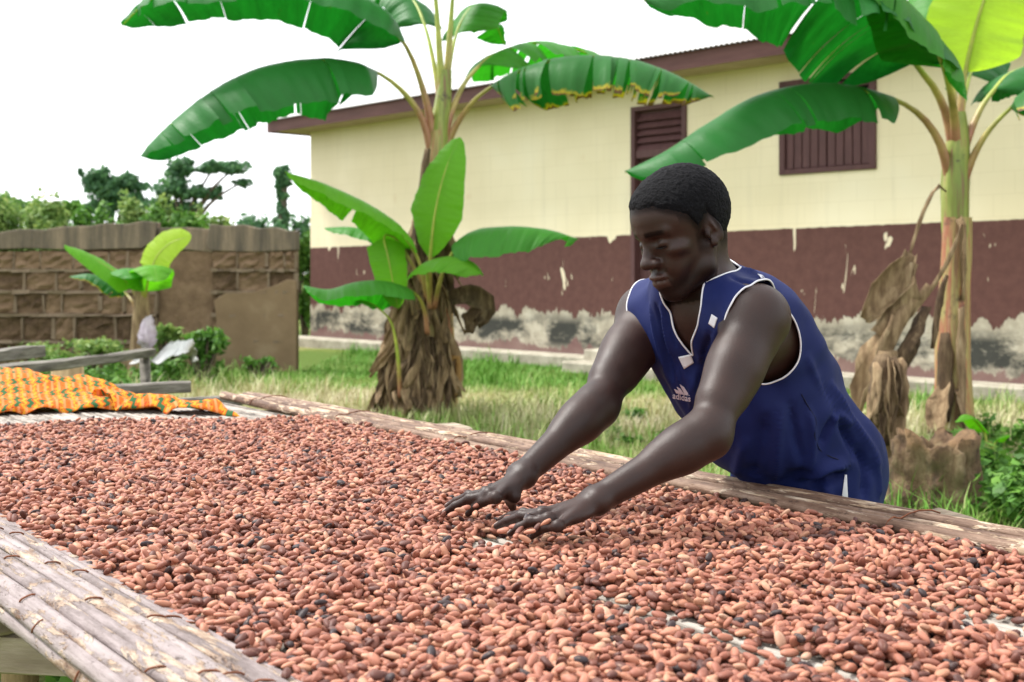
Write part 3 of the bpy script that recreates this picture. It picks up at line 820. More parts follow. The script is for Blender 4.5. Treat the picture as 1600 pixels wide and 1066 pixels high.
def stem(plant, pts, rad, mat, seed=0, name='pseudostem', n=14):
    m = 26; c = crom([Vector(p) - plant.location for p in pts], m)
    rr_ = np.interp(np.linspace(0, 1, m), np.linspace(0, 1, len(rad)), rad)
    V, F = [], []
    for i in range(m):
        for k in range(n):
            th = 2 * math.pi * k / n
            rr2 = rr_[i] * (1 + 0.07 * math.sin(3 * th + i * .25 + seed) + 0.04 * math.sin(5 * th - i * .4))
            V.append(c[i] + Vector((math.cos(th) * rr2, math.sin(th) * rr2, 0)))
    for i in range(m - 1):
        for k in range(n):
            F.append((i * n + k, i * n + (k + 1) % n, (i + 1) * n + (k + 1) % n, (i + 1) * n + k))
    return obj(name, mesh_np(name, V, F), mat, plant)

# ---- plant beside the end of the table --------------------------------------------------
Y1 = 10.6
b1 = thing('banana_plant', 'banana plant with shaggy dead sheaths and young sucker leaves by the table corner', 'banana plant', (P(655, 425, Y1).x, Y1, 0), 0, 'banana plants')
stem(b1, [(P(648, 425, Y1).x, Y1, -.05), P(655, 560, Y1), P(664, 430, Y1), P(676, 300, Y1), P(686, 205, Y1)], [0.33, 0.25, 0.15, 0.09, 0.082], STEM, 1)
stem(b1, PL(Y1, (680, 330), (686, 230), (692, 160), (697, 110)), [0.080, 0.088, 0.080, 0.045], STEM_UP, 2, 'upper_stem')
# rear red stem of the clump
stem(b1, [(P(700, 425, Y1).x, Y1 + .25, -.05), P(697, 560, Y1 + .25), P(694, 450, Y1 + .25)], [.09, .08, .07], STEM, 5, 'pseudostem')
banana_leaf(b1, PL(Y1, (630, 64, -.2), (585, 10, -.35), (500, -32, -.5), (400, -45, -.6), (300, -30, -.6), (232, 0, -.5), (190, 40, -.4)), 0.56, BL_DARK, PL(Y1, (680, 225), (668, 165, -.05), (650, 105, -.1), (630, 64, -.2)), (72, 60), tears=(9, 10), gap=.10, gapp=.25, spread=9, seed=2, lenvar=.025, r0=.045, r1=.017)
banana_leaf(b1, PL(Y1, (590, 112, -.2), (540, 96, -.35), (480, 92, -.5), (400, 107, -.7), (330, 143, -.8), (268, 192, -.85), (219, 244, -.85)), 0.62, BL_DARK, PL(Y1, (676, 245), (660, 185, -.05), (630, 142, -.1), (590, 112, -.2)), (76, 66), tears=(9, 10), gap=.08, gapp=.2, spread=8, seed=3, lenvar=.025, r0=.045, r1=.016)
banana_leaf(b1, PL(Y1, (746, 104, .2), (775, 82, .35), (830, 66, .5), (890, 74, .7), (960, 98, .9), (1010, 130, 1.0)), 0.50, BL_MID, PL(Y1, (694, 230), (703, 180), (722, 135, .1), (746, 104, .2)), (50, 60), tears=(12, 14), seed=4, spread=14, r0=.04, r1=.016)
banana_leaf(b1, PL(Y1, (765, 136, -.15), (825, 104, -.3), (900, 87, -.45), (980, 92, -.5), (1050, 115, -.5), (1116, 152, -.5)), 0.50, BL_TORN, PL(Y1, (692, 262), (705, 210), (732, 165, -.08), (765, 136, -.15)), (80, 62), tears=(26, 24), seed=5, spread=12, gap=.38, lenvar=.16, r0=.042, r1=.016, tip=5)
banana_leaf(b1, PL(Y1, (712, 55, .25), (728, 20, .35), (745, 6, .45), (768, 25, .6), (790, 72, .7)), 0.36, BL_MID, PL(Y1, (694, 190), (700, 120, .08), (712, 55, .25)), (45, 55), tears=(2, 3), seed=6, r0=.03, r1=.014)
banana_leaf(b1, PL(Y1, (681, 0), (672, -60, -.1), (650, -130, -.25), (600, -190, -.5), (540, -200, -.7)), 0.42, BL_MID, PL(Y1, (692, 190), (688, 100), (681, 0)), (40, 40), tears=(3, 3), seed=7, r0=.05, r1=.02)
banana_leaf(b1, PL(Y1, (707, 0, .1), (716, -70, .1), (740, -150, .1), (800, -200, .2), (870, -190, .3)), 0.42, BL_MID, PL(Y1, (697, 190), (700, 100, .05), (707, 0, .1)), (35, 40), tears=(3, 3), seed=8, r0=.045, r1=.02)
banana_leaf(b1, PL(Y1, (664, 40, .3), (640, -5, .6), (590, -12, .9), (560, 15, 1.1)), 0.30, BL_DARK, PL(Y1, (690, 180), (680, 110, .1), (664, 40, .3)), (60, 60), tears=(2, 2), seed=9, r0=.03, r1=.014)
# dead stalk hanging along the stem
strip(b1, PL(Y1, (668, 232, -.12), (658, 300, -.15), (650, 360, -.17), (652, 420, -.2)), .05, DEAD_D, 'dead_leaf', 3, .7)
# shaggy sheaths
rs = random.Random(31)
for k in range(125):
    f = rs.random(); py0 = 330 + 300 * f; ang = rs.uniform(-1.25, 1.25) - math.pi / 2
    rad_ = np.interp(py0, [300, 430, 560, 660], [.13, .19, .29, .36])
    ax = np.interp(py0, [330, 660], [672, 645])
    base_ = P(ax, py0, Y1) + Vector((math.cos(ang) * rad_, math.sin(ang) * rad_, 0))
    ln = rs.uniform(.25, .75)
    out = Vector((math.cos(ang), math.sin(ang), 0)); sd = Vector((-out.y, out.x, 0)) * rs.uniform(-.16, .16)
    e = base_ + out * rs.uniform(.0, .15) + sd * 1.4 + Vector((0, 0, -ln))
    if e.z < 0.01: e.z = 0.01
    strip(b1, [base_ + Vector((0, 0, .06)) - out * .05, base_ + out * rs.uniform(.02, .07) + sd * .3 - Vector((0, 0, ln * .4)), e], rs.uniform(.022, .06), rs.choice([DEAD, DEAD, DEAD_D]), 'dead_sheath', 100 + k, rs.uniform(.15, .6), .8)
strip(b1, PL(Y1, (697, 470, -.1), (722, 462, -.15), (752, 468, -.2), (760, 488, -.2), (742, 505, -.2)), .085, DEAD_D, 'dead_leaf', 77, .5)
strip(b1, PL(Y1, (748, 480, -.2), (742, 502, -.2), (738, 522, -.2)), .09, DEAD_D, 'dead_leaf', 78, .5)
strip(b1, PL(Y1, (702, 566, -.1), (712, 556, -.1), (716, 575, -.1), (712, 618, -.1)), .022, simple('orange_dry_leaf', [(0.3, (0.30, 0.16, 0.05)), (0.7, (0.48, 0.30, 0.12))]), 'dead_leaf', 79, .3)
# sucker leaves
Ys = Y1 - 0.45
banana_leaf(b1, PL(Ys, (672, 402), (680, 330, -.05), (696, 265, -.05), (718, 214, .05)), 0.25, BL_YOUNG, PL(Ys, (672, 470, .2), (671, 440, .1), (672, 402)), (14, 32), -20, up=(-.25, -1, 0.25), seed=11, r0=.03, r1=.015, base=.35, tip=2.2, wave=.025)
banana_leaf(b1, PL(Ys, (648, 392), (610, 345, -.15), (560, 312, -.3), (500, 285, -.4), (445, 268, -.45)), 0.31, BL_YOUNG, PL(Ys, (668, 470, .2), (660, 430, .05), (648, 392)), (62, 50), seed=12, r0=.025, r1=.012, tip=3, tears=(1, 0))
banana_leaf(b1, PL(Ys, (640, 385, .2), (600, 366, .3), (550, 355, .35), (507, 356, .4)), 0.2, BL_MID, PL(Ys, (668, 450, .25), (655, 410, .2), (640, 385, .2)), (60, 50), seed=13, r0=.02, r1=.01)
banana_leaf(b1, PL(Ys, (600, 372, -.1), (605, 395, -.15), (612, 430, -.15), (622, 482, -.1)), 0.15, BL_YOUNG, PL(Ys, (660, 440, .1), (625, 380), (606, 366, -.05), (600, 372, -.1)), (20, 25), up=(.2, -1, .3), seed=14, r0=.018, r1=.01)
banana_leaf(b1, PL(Ys, (708, 392), (740, 362, -.1), (790, 354, -.2), (850, 358, -.25), (904, 373, -.3)), 0.44, BL_MID, PL(Ys, (678, 480, .2), (690, 430, .05), (708, 392)), (66, 30), seed=15, r0=.025, r1=.012, tears=(1, 1))
banana_leaf(b1, PL(Ys, (670, 415, -.15), (695, 402, -.3), (722, 404, -.4), (752, 428, -.5)), 0.33, BL_YOUNG, PL(Ys, (672, 480, .1), (668, 440, -.05), (670, 415, -.15)), (45, 40), seed=16, r0=.02, r1=.01)
banana_leaf(b1, PL(Ys, (645, 455, -.15), (605, 440, -.25), (560, 440, -.3), (515, 452, -.3), (474, 446, -.3)), 0.32, BL_MID, PL(Ys, (668, 520, .1), (662, 480), (645, 455, -.15)), (70, 40), seed=17, r0=.022, r1=.011)
banana_leaf(b1, PL(Ys, (590, 480, -.1), (570, 470, -.1), (548, 468, -.1)), 0.07, BL_MID, PL(Ys, (625, 620, .1), (622, 560), (612, 505, -.05), (590, 480, -.1)), (60, 40), seed=18, r0=.02, r1=.008)

# ---- plant behind the man -----------------------------------------------------------------
Y2 = 9.0
b2 = thing('banana_plant', 'banana plant with bare reddish trunk and hanging dead leaf behind the man', 'banana plant', (P(1492, 425, Y2).x, Y2, 0), 0, 'banana plants')
stem(b2, [(P(1490, 425, Y2).x, Y2, -.05), P(1490, 560, Y2), P(1492, 440, Y2), P(1494, 340, Y2)], [.135, .125, .108, .098], STEM, 3)
stem(b2, PL(Y2, (1493, 372), (1493, 300), (1495, 230), (1497, 175)), [.088, .098, .090, .05], STEM_UP, 4, 'upper_stem')
banana_leaf(b2, PL(Y2, (1395, 152, -.2), (1330, 135, -.35), (1262, 131, -.5), (1180, 150, -.65), (1105, 193, -.75), (1040, 236, -.8), (976, 268, -.8)), 0.43, BL_DARK, PL(Y2, (1488, 290), (1470, 225, -.05), (1440, 180, -.1), (1395, 152, -.2)), (78, 68), tears=(8, 9), seed=21, lenvar=.025, gap=.04, gapp=.2, spread=8, r0=.045, r1=.017, tip=4.5)
banana_leaf(b2, PL(Y2, (1430, 96, -.2), (1395, 30, -.4), (1320, -40, -.6), (1215, -62, -.75), (1100, -45, -.8), (1005, 0, -.8)), 0.74, BL_DARK, PL(Y2, (1492, 240), (1480, 180, -.05), (1460, 135, -.1), (1430, 96, -.2)), (74, 66), tears=(8, 9), seed=22, lenvar=.025, gap=.08, gapp=.3, spread=10, r0=.045, r1=.02, wave=.05)
banana_leaf(b2, PL(Y2, (1476, 108, -.4), (1452, 50, -.7), (1420, 5, -.9), (1385, -30, -1.0), (1330, -40, -1.1)), 0.42, BL_MID, PL(Y2, (1494, 240), (1490, 170, -.15), (1476, 108, -.4)), (45, 55), tears=(2, 2), seed=23, r0=.04, r1=.018, wave=.05, up=(.1, -.5, 1))
banana_leaf(b2, PL(Y2, (1508, 112), (1522, 50, -.05), (1540, -10, -.1), (1570, -90, -.1), (1590, -150, 0)), 0.34, BL_YELLOW, PL(Y2, (1497, 230), (1500, 170), (1508, 112)), (10, 20), -10, up=(-.15, -1, .2), seed=24, r0=.04, r1=.02, base=.12, tip=3)
banana_leaf(b2, PL(Y2, (1552, 140, .1), (1580, 112, .2), (1630, 100, .3), (1700, 120, .4), (1770, 170, .5)), 0.40, BL_DARK, PL(Y2, (1498, 270), (1512, 215), (1530, 172, .05), (1552, 140, .1)), (62, 55), tears=(4, 4), seed=25, r0=.042, r1=.017)
banana_leaf(b2, PL(Y2, (1578, 168, -.15), (1625, 130, -.3), (1690, 120, -.4), (1760, 150, -.5), (1800, 190, -.5)), 0.38, BL_TORN, PL(Y2, (1500, 300), (1520, 245, -.05), (1545, 202, -.1), (1578, 168, -.15)), (66, 60), tears=(8, 8), seed=26, r0=.04, r1=.016)
banana_leaf(b2, PL(Y2, (1484, 90, .3), (1480, 20, .5), (1470, -60, .8), (1440, -130, 1.1)), 0.34, BL_MID, PL(Y2, (1497, 220), (1492, 160, .15), (1484, 90, .3)), (35, 40), tears=(2, 2), seed=27, r0=.035, r1=.016)
banana_leaf(b2, PL(Y2, (1515, 118, .3), (1528, 90, .55), (1545, 80, .8), (1560, 100, 1.0)), 0.26, BL_DARK, PL(Y2, (1498, 220), (1505, 160, .15), (1515, 118, .3)), (60, 60), seed=28, r0=.028, r1=.013)
# hanging dead leaves
strip(b2, PL(Y2, (1478, 300, -.1), (1464, 292, -.15), (1450, 310, -.2), (1434, 350, -.22), (1420, 400, -.25)), .022, DEAD, 'dead_leaf', 201, .8, .1)
strip(b2, PL(Y2, (1421, 395, -.25), (1404, 430, -.25), (1385, 460, -.25), (1352, 500, -.25)), .13, DEAD, 'dead_leaf', 202, .8, .35)
strip(b2, PL(Y2, (1418, 410, -.28), (1408, 450, -.3), (1390, 490, -.3), (1368, 520, -.3)), .11, DEAD, 'dead_leaf', 203, .7, .35)
strip(b2, PL(Y2, (1503, 350, -.13), (1490, 395, -.2), (1462, 445, -.25), (1425, 495, -.28)), .025, DEAD, 'dead_leaf', 204, .5, .2)
strip(b2, PL(Y2, (1455, 450, -.25), (1425, 490, -.28), (1398, 540, -.3), (1370, 600, -.3)), .10, DEAD, 'dead_leaf', 205, .6, .3)
strip(b2, PL(Y2, (1440, 480, -.2), (1415, 530, -.25), (1385, 580, -.3), (1350, 625, -.3)), .12, DEAD_D, 'dead_leaf', 206, .6, .3)
strip(b2, PL(Y2, (1400, 500, -.3), (1375, 550, -.35), (1355, 600, -.35), (1340, 650, -.35)), .11, DEAD, 'dead_leaf', 207, .7, .4)
strip(b2, PL(Y2, (1480, 430, -.13), (1468, 480, -.16), (1462, 520, -.18), (1458, 545, -.18)), .03, DEAD_D, 'dead_leaf', 208, .7, .5)
strip(b2, PL(Y2, (1500, 340, -.11), (1508, 350, -.13), (1508, 400, -.13), (1506, 470, -.13)), .05, DEAD, 'dead_leaf', 209, .6, .2)
strip(b2, PL(Y2, (1506, 480, -.12), (1508, 560, -.13), (1508, 640, -.15), (1510, 690, -.2)), .07, DEAD, 'dead_sheath', 210, .5, .2)
strip(b2, PL(Y2, (1480, 600, -.13), (1470, 640, -.2), (1462, 680, -.25)), .08, DEAD, 'dead_sheath', 211, .5, .3)
strip(b2, PL(Y2, (1500, 610, -.13), (1510, 650, -.2), (1520, 690, -.22)), .07, DEAD, 'dead_sheath', 212, .5, .3)
strip(b2, PL(Y2, (1476, 520, -.12), (1474, 600, -.13), (1476, 660, -.15)), .06, DEAD_D, 'dead_sheath', 213, .5, .2)
# ---- dried-out stem next to the stump
Y3 = 7.2
b3 = thing('dead_banana_stem', 'dried pale banana stem standing between the man and the stump', 'banana stem', (P(1385, 425, Y3).x, Y3, 0))
stem(b3, [(P(1388, 425, Y3).x, Y3, -.05), P(1386, 700, Y3), P(1383, 620, Y3), P(1387, 548, Y3)], [.13, .115, .098, .05], DEAD, 7)
for k in range(16):
    px = rs.uniform(1355, 1410); py = rs.uniform(545, 660); dy = -.09 + .0 * k
    strip(b3, PL(Y3, (px, py, dy), (px + rs.uniform(-8, 8), py + 45, dy - .04), (px + rs.uniform(-16, 14), py + rs.uniform(80, 130), dy - .05)), rs.uniform(.03, .06), rs.choice([DEAD, DEAD, DEAD_D]), 'dead_sheath', 300 + k, .5, .2)

# ---- young banana by the mud wall ------------------------------------------------------------
Y4 = 14.0
b4 = thing('banana_plant', 'small young banana plant with yellow-green leaves in front of the mud wall', 'banana plant', (P(218, 425, Y4).x, Y4, 0), 0, 'banana plants')
stem(b4, [(P(214, 425, Y4).x, Y4, -.05), P(216, 560, Y4), P(220, 500, Y4), P(222, 450, Y4)], [.11, .10, .10, .07], DEAD, 9)
banana_leaf(b4, PL(Y4, (205, 448), (180, 425, -.1), (140, 400, -.2), (100, 383, -.3)), 0.20, BL_YOUNG, PL(Y4, (220, 490), (214, 468), (205, 448)), (50, 30), up=(0, -.6, 1), seed=41, r0=.035, r1=.014)
banana_leaf(b4, PL(Y4, (196, 458, .1), (170, 440, .1), (140, 428, .1), (108, 432, .1)), 0.20, BL_TORN, PL(Y4, (216, 490), (208, 472), (196, 458, .1)), (70, 60), tears=(3, 3), seed=42, r0=.03, r1=.014)
banana_leaf(b4, PL(Y4, (236, 425), (246, 398), (268, 378), (299, 368)), 0.20, BL_YELLOW, PL(Y4, (224, 490), (230, 455), (236, 425)), (10, 20), -10, up=(-.3, -1, .2), seed=43, r0=.03, r1=.014)
banana_leaf(b4, PL(Y4, (228, 455, -.1), (234, 425, -.2), (240, 415, -.4), (246, 440, -.6)), 0.26, BL_YOUNG, PL(Y4, (222, 490), (225, 470), (228, 455, -.1)), (30, 30), seed=44, r0=.03, r1=.014)
banana_leaf(b4, PL(Y4, (222, 452, -.1), (212, 425, -.15), (200, 420, -.3), (205, 435, -.5)), 0.22, BL_MID, PL(Y4, (220, 490), (222, 470), (222, 452, -.1)), (30, 30), seed=45, r0=.03, r1=.014)

# ================================================================== DRYING TABLE, MAT AND BEANS
UX, UY = 0.5896, -0.8077                                            # along the table
NX, NY = 0.8077, 0.5896                                             # across it, away from the camera
TROT = math.atan2(UY, UX)
S0, T0 = -1.8, 1.3
def TB(s, t, z=0.0): return Vector((s * UX + t * NX, s * UY + t * NY, z))
def frame_px(px, py, z):
    """table coordinates of what the ray through a photo pixel meets at height z"""
    Y = (CAMZ - z) * FPX / (py - HOR); X = (px - 800) / FPX * Y
    return X * UX + Y * UY, X * NX + Y * NY
TLOC = TB(S0, T0)

OLDWOOD = simple('weathered_plank', [(0.25, (0.13, 0.10, 0.07)), (0.45, (0.27, 0.22, 0.16)), (0.6, (0.40, 0.34, 0.26)), (0.8, (0.50, 0.44, 0.36))], 3, 6, 0.85, 0.5, 0.01, (1.0, 9, 9))
DARKWOOD = simple('dark_plank', [(0.25, (0.05, 0.04, 0.03)), (0.5, (0.16, 0.125, 0.09)), (0.75, (0.33, 0.28, 0.21))], 3, 6, 0.85, 0.5, 0.01, (1.0, 9, 9))  # shade under the mat put into the rails' colour; also one darker beam
POSTM = simple('pale_post', [(0.25, (0.15, 0.10, 0.05)), (0.5, (0.30, 0.22, 0.11)), (0.75, (0.42, 0.33, 0.19))], 4, 5, 0.85, 0.5, 0.01, (6, 6, 0.8))

def lumber(name, a, b, w, h, mat, parent, seed=0, n=9):
    """rough-sawn length of timber from a to b (world, relative to parent.location), slightly uneven"""
    r = random.Random(seed); a, b = Vector(a), Vector(b); d = (b - a); L = d.length; d.normalize()
    sd = d.cross(Vector((0, 0, 1)));  sd = sd.normalized() if sd.length > .1 else Vector((1, 0, 0)); up = sd.cross(d)
    V, F = [], []
    for i in range(n):
        c = d * (L * i / (n - 1)) + sd * r.uniform(-.05, .05) * w + up * r.uniform(-.05, .05) * h
        for (x, y) in ((-.5, -.38), (-.4, -.5), (.4, -.5), (.5, -.38), (.5, .4), (.38, .5), (-.4, .5), (-.5, .38)):
            V.append(c + sd * (x * w * r.uniform(.85, 1.08)) + up * (y * h * r.uniform(.85, 1.08)))
    for i in range(n - 1):
        for k in range(8): F.append((i * 8 + k, i * 8 + (k + 1) % 8, (i + 1) * 8 + (k + 1) % 8, (i + 1) * 8 + k))
    F += [tuple(range(7, -1, -1)), tuple((n - 1) * 8 + k for k in range(8))]
    me = mesh_np(name, V, F, False)
    bm = bmesh.new(); bm.from_mesh(me); bmesh.ops.recalc_face_normals(bm, faces=bm.faces)
    q = d.to_track_quat('X', 'Z').to_matrix().to_4x4(); bmesh.ops.transform(bm, matrix=q.inverted(), verts=bm.verts); bm.to_mesh(me); bm.free()
    o = obj(name, me, mat, parent); o.location = a; o.rotation_euler = d.to_track_quat('X', 'Z').to_euler()
    return o

table = thing('drying_table', 'rough timber table frame carrying the cocoa drying mat', 'table', (TLOC.x, TLOC.y, 0), TROT)
def TL(s, t, z): return (s - S0, t - T0, z)
for k, t_ in enumerate((0.74, 1.28, 1.80)):
    lumber('rail', TL(-4.45, t_, .685), TL(0.75, t_, .685), .07, .07, DARKWOOD, table, 10 + k)
for k, (s, ta, tb, w, mt) in enumerate([(-3.95, .52, 2.02, .08, OLDWOOD), (-3.27, .55, 2.20, .12, OLDWOOD), (-2.86, .55, 2.10, .07, OLDWOOD), (-1.97, .20, 1.95, .085, OLDWOOD), (-1.49, .5, 2.15, .10, DARKWOOD), (-.55, .5, 2.1, .09, OLDWOOD), (.35, .5, 2.1, .09, OLDWOOD)]):
    lumber('cross_beam', TL(s, ta, .753), TL(s, tb, .753), w, .062, mt, table, 20 + k)
lumber('brace', TL(-2.45, .12, .690), TL(-1.80, .685, .690), .09, .066, OLDWOOD, table, 39)
for k, (s, t_) in enumerate(((-4.1, .74), (-4.1, 1.8), (-2.62, .70), (-2.62, 1.8), (-1.25, .74), (-1.25, 1.8), (.5, .74), (.5, 1.8))):
    m_ = MB(); m_.tube([(0, 0, -.1), (.01, 0, .25), (-.005, .01, .5), (0, 0, .70)], [.042, .038, .036, .035], 10)
    o = m_.build('post', POSTM, table, True); o.location = TL(s, t_ , 0)

def stick_mat(name, stops, scale, patch=None, amount=0.5):
    """cane: long grain plus flaking bark patches with their own edges"""
    t = NT(name); oi = t.n('ShaderNodeObjectInfo')
    cm = t.n('ShaderNodeCombineXYZ'); t.l(t.math('MULTIPLY', oi.outputs['Random'], 50), cm.inputs[0])
    def co(sc_):
        va = t.n('ShaderNodeVectorMath', _operation='ADD'); t.l(t.coord('Object', sc_), va.inputs[0]); t.l(cm.outputs[0], va.inputs[1]); return va.outputs[0]
    n1 = t.noise(co((1.2, 40, 40)), 1.6, 5, 0.65); n2 = t.noise(co((9, 30, 30)), 1.5, 6, 0.75)
    f = t.math('ADD', t.math('MULTIPLY', n1, 0.45), t.math('MULTIPLY', n2, 0.55))
    f = t.math('ADD', f, t.math('MULTIPLY', t.math('SUBTRACT', oi.outputs['Random'], 0.5), 0.12))
    c = t.ramp(f, stops); h = t.math('ADD', n1, n2)
    if patch:
        n3 = t.noise(co((5, 22, 22)), 1.3, 5, 0.7, 0.5); e = t.ramp(n3, [(amount - .02, 0.0), (amount + .02, 1.0)])
        c = t.mix(e, c, t.ramp(n2, patch)); h = t.math('ADD', h, t.math('MULTIPLY', e, .8))
        n4 = t.noise(co((26, 60, 60)), 1.2, 4, 0.7); c = t.mix(t.ramp(n4, [(.60, 0.0), (.66, .8)]), c, (0.035, 0.018, 0.012))
    t.color(c); t.set(Roughness=0.62, Specular__IOR__Level=0.3); t.bump(h, 0.7, 0.004)
    return t.m
STICK = stick_mat('bleached_cane', [(0.38, (0.045, 0.034, 0.026)), (0.46, (0.17, 0.145, 0.12)), (0.54, (0.32, 0.285, 0.245)), (0.68, (0.45, 0.415, 0.37))], 1)
STICK_B = stick_mat('bark_covered_cane', [(0.36, (0.095, 0.07, 0.064)), (0.47, (0.185, 0.148, 0.142)), (0.55, (0.26, 0.215, 0.21)), (0.7, (0.34, 0.29, 0.275))], 1, [(0.36, (0.13, 0.07, 0.042)), (0.5, (0.31, 0.225, 0.16)), (0.65, (0.46, 0.38, 0.30))], .54)
STICK_D = stick_mat('brown_rim_cane', [(0.36, (0.06, 0.03, 0.02)), (0.48, (0.15, 0.088, 0.058)), (0.58, (0.25, 0.165, 0.115)), (0.7, (0.36, 0.27, 0.21))], 1, [(0.36, (0.22, 0.13, 0.075)), (0.5, (0.42, 0.31, 0.21)), (0.65, (0.58, 0.48, 0.38))], .55)

mat_t = thing('drying_mat', 'long cane mat of split sticks bound with brown twine on the table', 'mat', (TLOC.x, TLOC.y, 0.785), TROT)
MZ = 0.785
def stick_mesh(w, th, length, seed, round_=False):
    r = random.Random(seed); n = 40; V, F = [], []
    prof = [(-.5, -.35), (-.47, .1), (-.3, .42), (0, .5), (.3, .42), (.47, .1), (.5, -.35)] if not round_ else [(.5 * math.cos(a), .5 * math.sin(a)) for a in [2 * math.pi * q / 9 for q in range(9)]]
    m = len(prof); ph = r.uniform(0, 6); node = r.uniform(.25, .4); off = r.uniform(0, node)
    for i in range(n):
        x = length * i / (n - 1)
        d = min(abs((x - off) % node), node - abs((x - off) % node))
        k = 1 + 0.10 * max(0, 1 - d / .06) + r.uniform(-.04, .04)
        wy = .12 * w * math.sin(x * 2.1 + ph) + .08 * w * math.sin(x * 5.3 + ph); wz = .10 * th * math.sin(x * 3.3 + ph * 2)
        for (a, b) in prof: V.append((x, a * w * k + wy, b * th * k + wz))
    for i in range(n - 1):
        for q in range(m): F.append((i * m + q, i * m + (q + 1) % m, (i + 1) * m + (q + 1) % m, (i + 1) * m + q))
    F += [tuple(range(m - 1, -1, -1)), tuple((n - 1) * m + q for q in range(m))]
    me = mesh_np('stick', V, F, True)
    bm = bmesh.new(); bm.from_mesh(me); bmesh.ops.recalc_face_normals(bm, faces=bm.faces); bm.to_mesh(me); bm.free()
    return me
flat_v = [stick_mesh(.0168, .0095, 5.0, 60 + k) for k in range(5)]
bord_v = [stick_mesh(.0222, .0105, 5.0, 70 + k) for k in range(4)]
rim_v = [stick_mesh(.030, .028, 5.0, 80 + k, True) for k in range(3)]
for m_ in flat_v: m_.materials.append(STICK)
for m_ in bord_v: m_.materials.append(STICK_B)
for m_ in rim_v: m_.materials.append(STICK_D)
rt = random.Random(12)
def put_stick(me, s, t_, z, tilt=0.0, roll=0.0):
    o = obj('stick', me, None, mat_t); o.location = (s - S0, t_ - T0, z - MZ); o.rotation_euler = (roll, tilt, rt.uniform(-.0012, .0012)); return o
NEAR = [(.487, .766, 1.35), (.491, .783, 1.0), (.504, .795, .5), (.5225, .801, .2), (.542, .8035, .06), (.5615, .804, 0.0), (.581, .803, -.04), (.6005, .801, -.08), (.620, .798, -.1), (.636, .793, -.12)]
for k, (t_, z, roll) in enumerate(NEAR):
    put_stick(bord_v[k % 4], -4.46 + rt.uniform(-.05, .05), t_, z, 0, roll)
t_ = .645
while t_ < 1.85:
    put_stick(flat_v[rt.randrange(5)], -4.46 + rt.uniform(-.05, .05) + .16 * max(0, t_ - 1.2), t_, MZ + rt.uniform(-.0015, .0015))
    t_ += .0192
for k, (t_, z, sc) in enumerate([(1.866, .802, 1.0), (1.899, .806, .85), (1.926, .811, .75), (1.950, .812, .7), (1.972, .806, .72), (1.986, .796, .6)]):
    o = put_stick(rim_v[k % 3], -4.28 + rt.uniform(-.06, .06), t_, z, 0, rt.uniform(0, 6)); o.scale = (1, sc, sc)

TWINE = simple('reddish_twine', [(0.3, (0.10, 0.035, 0.018)), (0.7, (0.24, 0.085, 0.04))], 30, rough=0.8)
def binding(pts, r=.0015):
    m_ = MB(); m_.tube([TL(p[0], p[1], p[2] - MZ) for p in pts], r, 5); m_.build('binding', TWINE, mat_t, True)
for row in range(15):
    s = -4.0 + .31 * row
    for k, (t_, z, roll) in enumerate(NEAR):
        if rt.random() < .5: continue
        ss = s + rt.uniform(-.08, .08) + .03 * k; pts = []
        for q in range(6):
            a = (q / 5 - .5) * .9
            y, h = a * .0235, .0078 * (1 - (2 * a) ** 4 * .55)
            pts.append((ss + a * .012, t_ + y * math.cos(roll) - h * math.sin(roll), z + y * math.sin(roll) + h * math.cos(roll)))
        binding(pts)
for row in range(14):
    s = -4.1 + .33 * row + rt.uniform(-.05, .05)
    if row % 2: continue
    binding([(s, 1.850, .798), (s + .004, 1.856, .814), (s + .006, 1.868, .8195), (s + .008, 1.884, .815), (s + .01, 1.905, .8215), (s + .014, 1.93, .8255), (s + .016, 1.96, .823), (s + .018, 1.985, .815)], .0016)

# ---- cocoa beans ----------------------------------------------------------------------------
t = NT('cocoa_bean'); oi = t.n('ShaderNodeObjectInfo'); v = t.coord('Object', (45, 90, 90))
va = t.n('ShaderNodeVectorMath', _operation='ADD'); cm = t.n('ShaderNodeCombineXYZ'); t.l(t.math('MULTIPLY', oi.outputs['Random'], 91), cm.inputs[0]); t.l(v, va.inputs[0]); t.l(cm.outputs[0], va.inputs[1])
n1 = t.noise(va.outputs[0], 0.9, 4, 0.65)
base = t.ramp(oi.outputs['Random'], [(0.0, (0.035, 0.026, 0.03)), (0.04, (0.05, 0.03, 0.03)), (0.05, (0.085, 0.032, 0.025)), (0.20, (0.19, 0.068, 0.045)), (0.42, (0.32, 0.120, 0.078)), (0.72, (0.44, 0.185, 0.118)), (0.92, (0.52, 0.255, 0.155)), (1.0, (0.50, 0.31, 0.21))])
c = t.mix(t.ramp(n1, [(0.34, 0.0), (0.62, 0.62)]), base, t.mix(1.0, base, (0.52, 0.44, 0.42), 'MULTIPLY'))
c = t.mix(t.ramp(t.noise(va.outputs[0], 2.4, 3, 0.6), [(0.60, 0.0), (0.74, 0.4)]), c, (0.52, 0.34, 0.24))
t.color(c); t.set(Roughness=0.55, Specular__IOR__Level=0.3); t.bump(n1, 0.7, 0.0015)
BEAN = t.m
